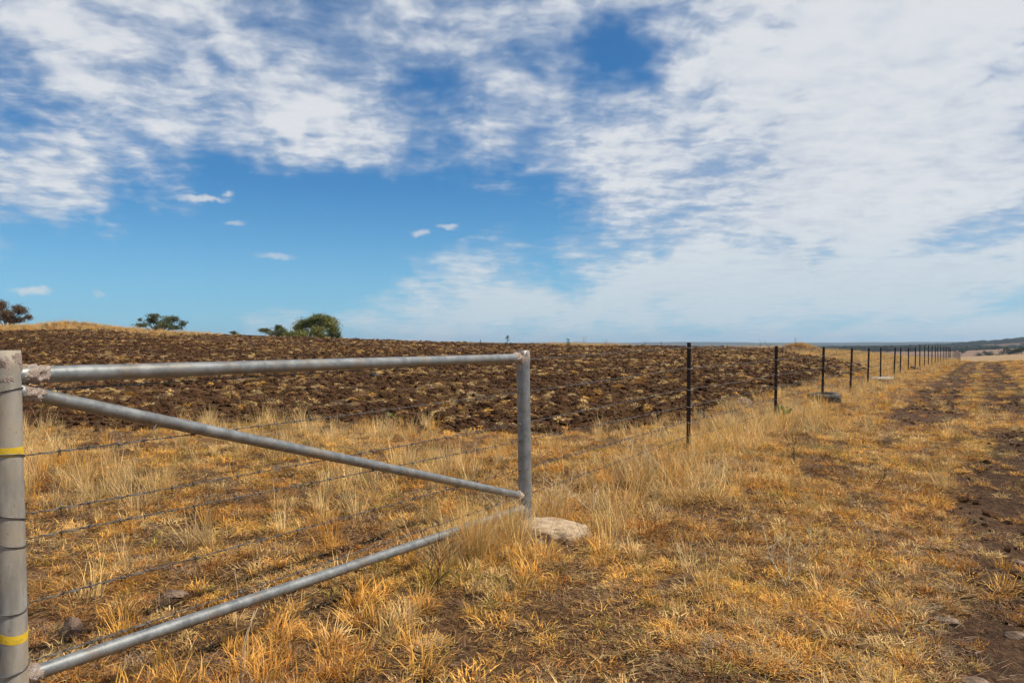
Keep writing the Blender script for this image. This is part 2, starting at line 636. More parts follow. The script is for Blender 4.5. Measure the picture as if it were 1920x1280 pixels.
def dusty_post_mat():
    m, T, out = mat('dusty_galvanised_post')
    P = T.n('ShaderNodeTexCoord').outputs['Object']
    n1 = T.noise(T.mapping(P, (0, 0, 0), (0, 0, 0), (1, 1, 0.22)), 22, 5, 0.6)
    n2 = T.noise(P, 70, 4, 0.65)
    n3 = T.noise(P, 3.0, 4, 0.6)
    c = T.mix(T.ramp(n1.outputs[0], 0.36, 0.64), (0.20, 0.195, 0.18, 1), (0.34, 0.325, 0.29, 1))
    c = T.mix(T.ramp(n3.outputs[0], 0.40, 0.62, 0.1, 0.75), c, (0.38, 0.305, 0.215, 1))
    c = T.mix(T.ramp(n2.outputs[0], 0.62, 0.72, 0, 0.6), c, (0.15, 0.10, 0.07, 1))
    principled(T, out, c, 0.68, 0.2, 0.35, bump(T, n2.outputs[0], 0.4, 0.003))
    return m


M['post'] = dusty_post_mat()


def noisy(name, a, b, scale=8, rough=0.85, bs=0.5, bd=0.01, spec=0.25, metal=0.0, c3=None, lo=0.38, hi=0.64):
    m, T, out = mat(name)
    P = T.n('ShaderNodeTexCoord').outputs['Object']
    n = T.noise(P, scale, 6, 0.62)
    n2 = T.noise(P, scale * 5, 5, 0.62)
    c = T.mix(T.ramp(n.outputs[0], lo, hi), (*a, 1), (*b, 1))
    if c3:
        c = T.mix(T.ramp(n2.outputs[0], 0.56, 0.70, 0, 0.85), c, (*c3, 1))
    principled(T, out, c, rough, metal, spec, bump(T, n2.outputs[0], bs, bd))
    return m


M['weld'] = noisy('weld_and_mud', (0.36, 0.275, 0.22), (0.52, 0.425, 0.36), 30, 0.95, 1.0, 0.012, 0.1, 0, (0.20, 0.135, 0.10))
M['wire'] = noisy('fence_wire', (0.085, 0.075, 0.068), (0.20, 0.185, 0.17), 30, 0.5, 0.2, 0.001, 0.4, 0.5, (0.12, 0.07, 0.045))
M['tape'] = noisy('yellow_tape', (0.52, 0.33, 0.02), (0.66, 0.44, 0.03), 14, 0.8, 0.2, 0.002, 0.25, 0, (0.34, 0.235, 0.09))
M['picket'] = noisy('bitumen_picket', (0.012, 0.010, 0.010), (0.045, 0.020, 0.013), 9, 0.55, 0.4, 0.003, 0.35, 0, (0.10, 0.035, 0.018), 0.40, 0.72)
M['concrete'] = noisy('concrete', (0.34, 0.24, 0.15), (0.50, 0.375, 0.25), 9, 0.95, 0.7, 0.012, 0.1, 0, (0.20, 0.13, 0.075))
M['rubber'] = noisy('old_rubber', (0.040, 0.037, 0.034), (0.105, 0.094, 0.080), 9, 0.75, 0.5, 0.006, 0.25, 0, (0.20, 0.155, 0.105))
M['rock'] = noisy('brown_rock', (0.115, 0.075, 0.052), (0.25, 0.175, 0.125), 7, 0.92, 0.8, 0.012, 0.15, 0, (0.33, 0.25, 0.18))
M['rock_red'] = noisy('red_rock', (0.19, 0.085, 0.048), (0.33, 0.175, 0.095), 9, 0.92, 0.8, 0.01, 0.15)
M['rock_dark'] = noisy('dark_rock', (0.035, 0.027, 0.023), (0.10, 0.078, 0.062), 7, 0.9, 0.8, 0.012, 0.15)
M['plank'] = noisy('bleached_plank', (0.40, 0.35, 0.29), (0.60, 0.55, 0.48), 12, 0.9, 0.5, 0.006, 0.15)
M['bark'] = noisy('gum_bark', (0.17, 0.125, 0.09), (0.36, 0.29, 0.22), 3, 0.9, 0.6, 0.02, 0.1)
M['twig'] = noisy('dry_stem', (0.56, 0.43, 0.25), (0.74, 0.60, 0.38), 10, 0.8, 0.2, 0.002, 0.15)
M['twig_dark'] = noisy('dark_stem', (0.085, 0.05, 0.035), (0.17, 0.105, 0.07), 10, 0.8, 0.2, 0.002, 0.15)
M['cactus'] = noisy('cactus_green', (0.10, 0.17, 0.025), (0.19, 0.25, 0.05), 14, 0.6, 0.3, 0.004, 0.3)
M['weedleaf'] = noisy('weed_leaf', (0.035, 0.085, 0.022), (0.07, 0.14, 0.035), 14, 0.7, 0.2, 0.004, 0.2)


def leaf_mat(name, a, b):
    m, T, out = mat(name)
    at = T.n('ShaderNodeAttribute', attribute_type='GEOMETRY', attribute_name='blade')
    c = T.mix(at.outputs['Fac'], (*a, 1), (*b, 1))
    d = T.n('ShaderNodeBsdfPrincipled')
    T.put(d.inputs['Base Color'], c)
    d.inputs['Roughness'].default_value = 0.55
    d.inputs['Specular IOR Level'].default_value = 0.3
    t = T.n('ShaderNodeBsdfTranslucent')
    T.put(t.inputs['Color'], c)
    mx = T.n('ShaderNodeMixShader')
    mx.inputs[0].default_value = 0.25
    T.t.links.new(d.outputs[0], mx.inputs[1])
    T.t.links.new(t.outputs[0], mx.inputs[2])
    T.t.links.new(mx.outputs[0], out.inputs[0])
    return m


M['gum'] = leaf_mat('gum_leaves', (0.095, 0.115, 0.026), (0.27, 0.26, 0.065))
M['gum_grey'] = leaf_mat('grey_gum_leaves', (0.075, 0.095, 0.042), (0.17, 0.185, 0.085))
M['gum_red'] = leaf_mat('russet_leaves', (0.095, 0.058, 0.032), (0.20, 0.125, 0.065))
M['far_leaf'] = leaf_mat('far_tree_leaves', (0.024, 0.034, 0.018), (0.062, 0.070, 0.034))

# ------------------------------------------------------------------ the ground, one sheet cut into its pieces


def build_ground():
    th = np.concatenate([np.radians(np.arange(-180, -42, 2.0)), np.radians(np.arange(-42, 42, 0.19)), np.radians(np.arange(42, 180, 2.0))])
    r = [0.6]
    while r[-1] < 130:
        r.append(r[-1] * 1.0085 + 0.004)
    while r[-1] < 16000:
        r.append(r[-1] * 1.02)
    r = np.array(r)
    nt, nr = len(th), len(r)
    RR, TT = np.meshgrid(r, th, indexing='ij')
    X, Y = RR * np.sin(TT), RR * np.cos(TT)
    Z = height(X, Y)
    V = np.stack([X, Y, Z], -1).reshape(-1, 3)
    V = np.vstack([V, [[0, 0, gz(0, 0.1)]]])
    i, j = np.meshgrid(np.arange(nr - 1), np.arange(nt), indexing='ij')
    j2 = (j + 1) % nt
    Q = np.stack([i * nt + j, (i + 1) * nt + j, (i + 1) * nt + j2, i * nt + j2], -1).reshape(-1, 4)[:, ::-1]
    c = V[Q].mean(1)
    rr = np.hypot(c[:, 0], c[:, 1])
    reg = np.zeros(len(Q), int)
    reg[track(c[:, 0], c[:, 1]) > 0.5] = 1
    reg[plough(c[:, 0], c[:, 1]) > 0.5] = 2
    reg[rr > 135] = 3
    reg[rr > 6500] = 4
    spec = [('paddock_ground', 'paddock', 'dry grassy paddock ground under the fence', 'ground'),
            ('dirt_track', 'track', 'worn dark wheel ruts right of the fence', 'track'),
            ('ploughed_field', 'plough', 'dark ploughed soil of the paddock behind the fence', 'field'),
            ('valley_terrain', 'valley', 'brown valley floor and spurs beyond the crest', 'valley'),
            ('distant_hills', 'hills', 'blue hills along the far horizon', 'hills')]
    for k, (nm, mt, lab, cat) in enumerate(spec):
        q = Q[reg == k]
        ids, inv = np.unique(q, return_inverse=True)
        me = bpy.data.meshes.new(nm)
        fs = inv.reshape(-1, 4)
        me.vertices.add(len(ids))
        me.vertices.foreach_set('co', V[ids].ravel())
        me.loops.add(fs.size)
        me.loops.foreach_set('vertex_index', fs.ravel())
        me.polygons.add(len(fs))
        me.polygons.foreach_set('loop_start', np.arange(0, fs.size, 4))
        me.update(calc_edges=True)
        o = link(nm, me, None, M[mt], True)
        tag(o, lab, cat, None, 'structure')


build_ground()

# ------------------------------------------------------------------ scattering: tuft meshes placed by geometry nodes


def arr_mesh(name, V, Fq, blade, m, tri=None):
    me = bpy.data.meshes.new(name)
    faces = [tuple(f) for f in Fq] + ([tuple(f) for f in tri] if tri is not None else [])
    me.from_pydata([tuple(v) for v in V], [], faces)
    a = me.attributes.new('blade', 'FLOAT_COLOR', 'POINT')
    col = np.ones((len(V), 4))
    col[:, :3] = blade
    a.data.foreach_set('color', col.ravel())
    me.materials.append(m)
    me.update()
    return me


def blades(g, n, r, hmin, hmax, w, lean, curl, segs=3, lie=0.0, dome=0.0, var=0.55):
    """a tuft of n bent tapering blades; returns verts, quads, tris, blade colours"""
    V, Qd, Tr, C = [], [], [], []
    for k in range(n):
        a = g.uniform(0, 2 * math.pi)
        rad = r * math.sqrt(g.random())
        b = a + g.normal(0, 0.8)
        p = np.array([rad * math.cos(a), rad * math.sin(a), -0.01])
        L = g.uniform(hmin, hmax)
        wd = w * g.uniform(0.6, 1.3)
        th = abs(g.normal(lean, lean * 0.6))
        if g.random() < lie:
            th = g.uniform(1.2, 1.6)
            p[2] = g.uniform(0.0, 0.02) + dome * max(0.0, 1 - (rad / r) ** 2)
            cu = g.normal(0, 0.35)
        else:
            cu = abs(g.normal(curl, curl * 0.6))
        turn = g.normal(0, 0.4)
        base = len(V)
        shade = 1 + var * (g.random(3) * 0.35 + (g.random() - 0.5) * 1.5 - 0.17)
        hd = b
        for s in range(segs + 1):
            t = s / segs
            ws = wd * (1 - t) ** 0.7 if s < segs else 0
            side = np.array([-math.sin(hd), math.cos(hd), 0.25 * math.sin(k * 1.7)])
            if s < segs:
                V += [p - side * ws / 2, p + side * ws / 2]
                C += [shade, shade]
            else:
                V.append(p.copy())
                C.append(shade)
            dr = np.array([math.sin(th) * math.cos(hd), math.sin(th) * math.sin(hd), math.cos(th)])
            p = p + dr * L / segs
            p[2] = max(p[2], 0.003)
            th += cu / segs
            hd += turn / segs
        for s in range(segs - 1):
            i = base + 2 * s
            Qd.append((i, i + 1, i + 3, i + 2))
        i = base + 2 * (segs - 1)
        Tr.append((i, i + 1, i + 2))
    return V, Qd, Tr, C


def merge(parts):
    V, Qd, Tr, C = [], [], [], []
    for (v, q, t, c) in parts:
        k = len(V)
        V += v
        C += c
        Qd += [tuple(i + k for i in f) for f in q]
        Tr += [tuple(i + k for i in f) for f in t]
    return V, Qd, Tr, C


def source(name, variants):
    """a collection of source meshes that is never linked to the scene"""
    c = bpy.data.collections.new(name)
    for i, me in enumerate(variants):
        o = bpy.data.objects.new('%s_%02d' % (name, i), me)
        c.objects.link(o)
    return c


def scatter(name, coll, nvar, P, rot, scl, tint, label, cat):
    me = bpy.data.meshes.new(name)
    n = len(P)
    me.vertices.add(n)
    me.vertices.foreach_set('co', np.asarray(P, float).ravel())
    a = me.attributes.new('rot', 'FLOAT_VECTOR', 'POINT')
    a.data.foreach_set('vector', np.asarray(rot, float).ravel())
    a = me.attributes.new('scl', 'FLOAT_VECTOR', 'POINT')
    a.data.foreach_set('vector', np.asarray(scl, float).ravel())
    a = me.attributes.new('pick', 'INT', 'POINT')
    a.data.foreach_set('value', rng.integers(0, nvar, n).astype(np.int32))
    a = me.attributes.new('tint', 'FLOAT_COLOR', 'POINT')
    c4 = np.ones((n, 4))
    c4[:, :3] = tint
    a.data.foreach_set('color', c4.ravel())
    me.update()
    o = link(name, me)
    g = bpy.data.node_groups.new(name + '_scatter', 'GeometryNodeTree')
    g.interface.new_socket('Geometry', in_out='INPUT', socket_type='NodeSocketGeometry')
    g.interface.new_socket('Geometry', in_out='OUTPUT', socket_type='NodeSocketGeometry')
    N, L = g.nodes, g.links
    gi, go = N.new('NodeGroupInput'), N.new('NodeGroupOutput')
    m2p = N.new('GeometryNodeMeshToPoints')
    iop = N.new('GeometryNodeInstanceOnPoints')
    ci = N.new('GeometryNodeCollectionInfo')
    ci.inputs['Collection'].default_value = coll
    ci.inputs['Separate Children'].default_value = True
    ci.inputs['Reset Children'].default_value = True
    iop.inputs['Pick Instance'].default_value = True

    def attr(nm, ty):
        x = N.new('GeometryNodeInputNamedAttribute')
        x.data_type = ty
        x.inputs['Name'].default_value = nm
        return x.outputs['Attribute']
    e2r = N.new('FunctionNodeEulerToRotation')
    L.new(attr('rot', 'FLOAT_VECTOR'), e2r.inputs[0])
    L.new(gi.outputs[0], m2p.inputs['Mesh'])
    L.new(m2p.outputs[0], iop.inputs['Points'])
    L.new(ci.outputs[0], iop.inputs['Instance'])
    L.new(attr('pick', 'INT'), iop.inputs['Instance Index'])
    L.new(e2r.outputs[0], iop.inputs['Rotation'])
    L.new(attr('scl', 'FLOAT_VECTOR'), iop.inputs['Scale'])
    L.new(iop.outputs[0], go.inputs[0])
    md = o.modifiers.new('scatter', 'NODES')
    md.node_group = g
    tag(o, label, cat, None, 'stuff')
    return o


def wedge(bands, um=0.80):
    """random ground points: bands of (near, far, points per square metre)"""
    xs, ys = [], []
    for (a, b, dns) in bands:
        n = int(dns * um * (b * b - a * a))
        y = np.sqrt(rng.uniform(a * a, b * b, n))
        ys.append(y)
        xs.append(rng.uniform(-um, um, n) * y + rng.uniform(-0.6, 0.6, n))
    return np.concatenate(xs), np.concatenate(ys)


def keep(x, y, p):
    k = rng.random(len(x)) < p
    return x[k], y[k]


def place(x, y, smin, smax, tilt=0.15, zoff=0.0, flat=None):
    n = len(x)
    P = np.stack([x, y, height(x, y) + zoff], -1)
    rot = np.stack([rng.normal(0, tilt, n), rng.normal(0, tilt, n), rng.uniform(0, 6.283, n)], -1)
    s = rng.uniform(smin, smax, n)
    S = np.stack([s, s, s * (rng.uniform(*flat, n) if flat else 1)], -1)
    return P, rot, S


def tints(n, cols, wts, x, y, jit=0.16):
    """patches of colour that drift over the ground, with a little jitter for each tuft"""
    cols = np.array(cols)
    wts = np.array(wts, float)
    u = np.clip(0.55 * (fbm(x * 0.8 + 60, y * 0.8 + 31, 4) - 0.5) * 2.4 + 0.5 + rng.normal(0, 0.23, n), 0, 0.9999)
    k = np.searchsorted(np.cumsum(wts / wts.sum()), u)
    k = np.minimum(k, len(cols) - 1)
    return cols[k] * (1 + rng.normal(0, jit, (n, 1))).clip(0.55, 1.5)


GOLD, STRAW, ORNG = (0.77, 0.415, 0.086), (0.72, 0.475, 0.180), (0.58, 0.270, 0.058)
GREY, OLIVE, PALE, BROWN = (0.37, 0.255, 0.145), (0.43, 0.300, 0.065), (0.70, 0.485, 0.215), (0.28, 0.145, 0.052)


def build_grass():
    gr = M['grass']
    mk = lambda nm, fn, k: source(nm, [arr_mesh('%s_%d' % (nm, i), v, q, c, gr, t)
                                      for i, (v, q, t, c) in enumerate(fn(np.random.default_rng(100 + i + 31 * len(nm))) for i in range(k))])
    short = mk('short_tuft', lambda g: merge([blades(g, 46, 0.06, 0.03, 0.10, 0.0056, 0.6, 1.3, 3), blades(g, 24, 0.10, 0.03, 0.08, 0.005, 1.0, 0.8, 2, 0.8, 0.01)]), 7)
    litter = mk('litter_tuft', lambda g: blades(g, 120, 0.24, 0.02, 0.085, 0.0048, 0.9, 0.8, 2, 0.92, 0.012, 0.9), 6)
    leafy = mk('leafy_tuft', lambda g: merge([blades(g, 40, 0.07, 0.08, 0.22, 0.0075, 0.34, 1.2, 4),
                                              blades(g, 16, 0.10, 0.05, 0.16, 0.008, 0.8, 0.8, 3)]), 6)
    tall = mk('tall_tuft', lambda g: merge([blades(g, 36, 0.06, 0.18, 0.44, 0.0050, 0.24, 0.6, 4),
                                            blades(g, 26, 0.10, 0.08, 0.2, 0.0045, 0.5, 0.9, 3)]), 6)
    wiry = mk('wiry_tuft', lambda g: merge([blades(g, 30, 0.12, 0.16, 0.40, 0.0036, 0.65, 0.7, 4),
                                            blades(g, 22, 0.12, 0.06, 0.2, 0.004, 0.9, 0.8, 3)]), 6)

    def common(x, y):
        return (1 - plough(x, y)) * (1 - 0.97 * sstep(0.30, 0.7, track(x, y)) * (0.78 + 0.22 * sstep(0.42, 0.55, fbm(x * 1.9 + 50, y * 1.9, 3)))) * (1 - 0.85 * bare(x, y)) * (1 - excl(x, y))
    # --- short golden tufts everywhere
    x, y = wedge([(1.0, 6, 185), (6, 11, 125), (11, 20, 60), (20, 40, 22), (40, 90, 8)])
    off = x - fence_x(y)
    dn = sstep(0.36, 0.56, fbm(x * 1.5, y * 1.5, 4)) * (0.3 + 0.7 * sstep(0.38, 0.56, fbm(x * 4.5 + 3, y * 4.5, 2)))
    rich = sstep(1.5, 2.2, off) * sstep(4.2, 3.5, off) * sstep(16, 11, y)      # the thick sward left of the ruts
    p = common(x, y) * np.minimum(1, 0.12 + 0.88 * dn + 0.33 * rich)
    x, y = keep(x, y, p)
    off = x - fence_x(y)
    P, rt, S = place(x, y, 0.6, 1.25, 0.12)
    S *= (1 + 0.035 * np.clip(y - 8, 0, 40))[:, None] ** 0.8
    tn = tints(len(x), [OLIVE, GOLD, BROWN, GOLD, STRAW, GREY, ORNG, BROWN], [0.4, 1.3, 0.5, 1.2, 1.3, 0.4, 1.3, 0.9], x, y)
    scatter('short_dry_grass', short, 7, P, rt, S, tn, 'short golden dry grass covering the paddock floor', 'grass')
    # --- straw litter lying flat
    x, y = wedge([(1.0, 6, 42), (6, 11, 22), (11, 20, 10), (20, 45, 4)])
    p = (1 - plough(x, y)) * (1 - 0.8 * track(x, y)) * (1 - 0.45 * bare(x, y)) * (1 - excl(x, y)) * (0.3 + 0.7 * sstep(0.3, 0.6, fbm(x * 2 + 9, y * 2, 3)))
    x, y = keep(x, y, p)
    P, rt, S = place(x, y, 0.6, 1.3, 0.08, 0.004)
    tn = tints(len(x), [GREY, STRAW, BROWN, GOLD, GREY, ORNG], [1, 1, 1.2, .8, 1, .8], x, y)
    scatter('straw_litter', litter, 6, P, rt, S, tn * 0.68, 'flat broken straw lying on bare soil', 'straw')
    # --- leafy golden clumps by the bottom rail
    x, y = wedge([(1.0, 8, 80)])
    off = x - fence_x(y)
    p = np.exp(-((off - 0.42) / 0.62) ** 2) * sstep(7.2, 5.4, y) + 0.10 * sstep(1.4, 2.2, off) * sstep(7, 3, y)
    p = p * (1 - bare(x, y)) * (1 - track(x, y)) * (1 - excl(x, y)) * (0.25 + 0.75 * sstep(0.36, 0.58, fbm(x * 2.2 + 4, y * 2.2, 3)))
    x, y = keep(x, y, p)
    P, rt, S = place(x, y, 0.45, 1.1, 0.18)
    tn = tints(len(x), [OLIVE, GOLD, STRAW, GOLD, ORNG], [1.2, 1.4, 1.1, 1, .7], x, y)
    scatter('leafy_dry_grass', leafy, 6, P, rt, S, tn, 'long leafy golden grass in front of the bottom rail', 'grass')
    # --- tall pale grass behind the brace and along the plough edge and the fence
    x, y = wedge([(2.4, 10, 48), (10, 16, 24), (16, 40, 7), (40, 90, 4.5)])
    off = x - fence_x(y)
    pb = np.interp(x, PBX, PBY)
    n3 = fbm(x * 1.1 + 14, y * 1.1 + 5, 3)
    p = sstep(-0.8, -2.2, off) * sstep(6.4, 9.0, y) * sstep(0.46, 0.60, n3) * 0.75
    p = np.maximum(p, 0.55 * np.exp(-((y - pb + 0.3) / 0.7) ** 2) * sstep(0.36, 0.6, n3))
    p = np.maximum(p, np.exp(-((off - 0.2) / 0.8) ** 2) * sstep(9, 13, y) * sstep(0.32, 0.6, n3) * 0.7)
    p = np.maximum(p, 0.9 * sstep(30, 40, y) * sstep(0.35, -0.6, off))
    p = np.maximum(p, np.exp(-((off - 0.3) / 0.45) ** 2) * sstep(5.2, 6.4, y) * sstep(10, 8, y) * 0.5)
    p = np.maximum(p, 1.0 * 0.5 * np.exp(-((off - 0.1) / 0.2) ** 2) * sstep(5.2, 5.8, y) * sstep(7.4, 6.7, y))
    p = np.maximum(p, 0.03)
    p = p * (1 - plough(x, y)) * (1 - track(x, y)) * (1 - bare(x, y)) * (1 - excl(x, y))
    x, y = keep(x, y, p)
    ye = rng.uniform(5.55, 6.34, 66)
    xe = fence_x(ye) + rng.uniform(0.0, 0.20, 66)
    nx = len(x)
    x, y = np.concatenate([x, xe]), np.concatenate([y, ye])
    P, rt, S = place(x, y, 0.45, 1.1, 0.16)
    S[nx:] *= (rng.uniform(0.7, 1.12, 66) / S[nx:, 2])[:, None]
    tn = tints(len(x), [STRAW, PALE, PALE, STRAW, GOLD], [1, 1, 1, 1, .6], x, y)
    scatter('tall_pale_grass', tall, 6, P, rt, S, tn, 'tall pale seeded grass behind the brace rails', 'grass')
    # --- wiry tangles at the foot of the fence
    x, y = wedge([(4.5, 14, 48), (14, 30, 10)])
    off = x - fence_x(y)
    p = (np.exp(-((off - 0.55) / 0.85) ** 2) * sstep(5.6, 6.8, y) + 0.9 * np.exp(-((off + 0.1) / 0.35) ** 2 - ((y - 6.2) / 0.7) ** 2)) * (0.35 + 0.65 * sstep(0.3, 0.55, fbm(x * 1.3 + 1, y * 1.3 + 77, 3)))
    p = p * (1 - plough(x, y)) * (1 - track(x, y)) * (1 - excl(x, y))
    x, y = keep(x, y, p)
    P, rt, S = place(x, y, 0.6, 1.3, 0.2)
    tn = tints(len(x), [STRAW, GOLD, PALE, STRAW, BROWN], [1, 1, 1, 1, .7], x, y)
    scatter('wiry_dry_grass', wiry, 6, P, rt, S, tn, 'wiry tangled dry grass at the foot of the fence', 'grass')


build_grass()


def ico(sub=2):
    import bmesh
    bm = bmesh.new()
    bmesh.ops.create_icosphere(bm, subdivisions=sub, radius=1.0)
    V = np.array([v.co[:] for v in bm.verts])
    Fc = [tuple(v.index for v in f.verts) for f in bm.faces]
    bm.free()
    return V, Fc


def lump(seed, sub=2, rough=0.45, flat=0.7, freq=1.7, sharp=True):
    g = np.random.default_rng(seed)
    V, Fc = ico(sub)
    o = g.uniform(0, 100, 3)
    d = (fbm(V[:, 0] * freq + o[0] + V[:, 2] * 1.3, V[:, 1] * freq + o[1] - V[:, 2] * 1.1, 3, 0.6) - 0.5) * 2 * rough
    W = V * (1 + d)[:, None]
    if sharp:   # a few broken planes
        for k in range(7):
            nrm = g.normal(0, 1, 3)
            nrm /= np.linalg.norm(nrm)
            lim = g.uniform(0.55, 0.85)
            dd = W @ nrm
            W = W - np.where(dd > lim, dd - lim, 0)[:, None] * nrm * 0.9
    W[:, 2] *= flat
    return W, Fc


def build_field():
    cl = []
    for i in range(8):
        W, Fc = lump(500 + i, 2, 0.55, 0.7, 1.9)
        me = bpy.data.meshes.new('clod')
        me.from_pydata([tuple(v) for v in W], [], Fc)
        me.materials.append(M['clod'])
        cl.append(me)
    clod = source('soil_clod', cl)
    x, y = wedge([(10, 18, 95), (18, 30, 55), (30, 50, 26), (50, 85, 12)])
    x, y = keep(x, y, plough(x, y) * (0.35 + 0.65 * sstep(0.35, 0.6, fbm(x * 1.2 + 8, y * 1.2, 3))))
    xt, yt = wedge([(2.5, 12, 70), (12, 25, 36), (25, 60, 10)])
    xt, yt = keep(xt, yt, sstep(0.3, 0.8, track(xt, yt)) * sstep(0.35, 0.6, fbm(xt * 1.7 + 8, yt * 1.7, 3)))
    nf = len(x)
    x, y = np.concatenate([x, xt]), np.concatenate([y, yt])
    n = len(x)
    P, rt, S = place(x, y, 0.025, 0.095, 0.3, 0.01)
    S *= (0.75 + 0.75 * rng.random((n, 1)) ** 3)
    S[nf:] *= rng.uniform(0.12, 0.5, (n - nf, 1))
    tn = np.array((0.037, 0.0175, 0.0080)) * rng.uniform(0.7, 2.3, (n, 1))
    scatter('soil_clods', clod, 8, P, rt, S, tn, 'dark broken clods turned up by the plough', 'soil')
    mk = []
    for i in range(7):
        g = np.random.default_rng(900 + i)
        v, q, t, c = merge([blades(g, 74, 0.16, 0.05, 0.17, 0.014, 1.1, 0.9, 2, 0.88, 0.11, 0.8),
                            blades(g, 10, 0.12, 0.08, 0.18, 0.010, 0.8, 0.9, 3)])
        mk.append(arr_mesh('stubble_%d' % i, v, q, c, M['grass'], t))
    st = source('stubble_clump', mk)
    x, y = wedge([(10, 18, 16), (18, 30, 13), (30, 50, 9), (50, 85, 6)])
    dn = sstep(0.36, 0.64, 0.5 * fbm(x * 0.55 + 20, y * 0.55 + 4, 4) + 0.5 * fbm(x * 0.09 + 2, y * 0.30 + 9, 3))
    x, y = keep(x, y, plough(x, y) * (0.14 + 0.86 * dn))
    P, rt, S = place(x, y, 0.15, 0.70, 0.2, 0.012, (0.6, 1.2))
    tn = tints(len(x), [STRAW, PALE, GREY, STRAW, GOLD, BROWN], [1.2, .8, .4, 1.2, 1.0, 1.2], x, y) * 0.86
    scatter('straw_stubble', st, 7, P, rt, S, tn, 'pale straw clumps scattered over the ploughed soil', 'straw')


build_field()

# ------------------------------------------------------------------ steel pipe end assembly
YL, YR = 3.114, 6.627
Lp, Rp = Vector((fence_x(YL) - 0.006, YL, 0)), Vector((fence_x(YR), YR, 0))
along = (Rp - Lp).normalized()


def pipe(mb, a, b, r, n=26, seg=20, wob=0.0006):
    a, b = Vector(a), Vector(b)
    pts = [a.lerp(b, i / n) for i in range(n + 1)]
    mb.tube(pts, [r + random.uniform(-wob, wob) for _ in pts], seg)


def knob(name, loc, axis, r, length, seed, parent, mt, amp=0.55):
    """a rough crumbly collar of weld and dried mud round a pipe"""
    g = np.random.default_rng(seed)
    axis = Vector(axis).normalized()
    up = Vector((0, 0, 1)) if abs(axis.z) < 0.9 else Vector((1, 0, 0))
    sx = axis.cross(up).normalized()
    sy = axis.cross(sx)
    n, m = 40, 22
    vs, fs = [], []
    ox, oy = g.uniform(0, 90, 2)
    for i in range(m):
        t = i / (m - 1)
        edge = math.sin(math.pi * min(1, max(0, t))) ** 0.5
        for j in range(n):
            an = 2 * math.pi * j / n
            cx, cy = math.cos(an) * 2.2 + ox, math.sin(an) * 2.2 + oy
            q = float(fbm(np.array([cx + t * 3.0]), np.array([cy + t * 2.1]), 2)[0])
            q2 = float(vnoise(np.array([cx * 3.3 + t * 9.0]), np.array([cy * 3.3 - t * 8.0]))[0])
            rr = r * (0.97 + edge * amp * (max(0, q - 0.32) * 1.5 + 0.35 * q2 * max(0, q - 0.2)))
            tt = t + (0.10 * (q2 - 0.5) + 0.25 * (q - 0.5)) * (1 if 0 < i < m - 1 else 1.5)
            p = Vector(loc) + axis * (tt - 0.5) * length + (sx * math.cos(an) + sy * math.sin(an)) * rr
            vs.append(p)
    for i in range(m - 1):
        for j in range(n):
            j2 = (j + 1) % n
            fs.append((i * n + j, i * n + j2, (i + 1) * n + j2, (i + 1) * n + j))
    me = bpy.data.meshes.new(name)
    me.from_pydata([tuple(v) for v in vs], [], fs)
    return link(name, me, parent, mt, False)


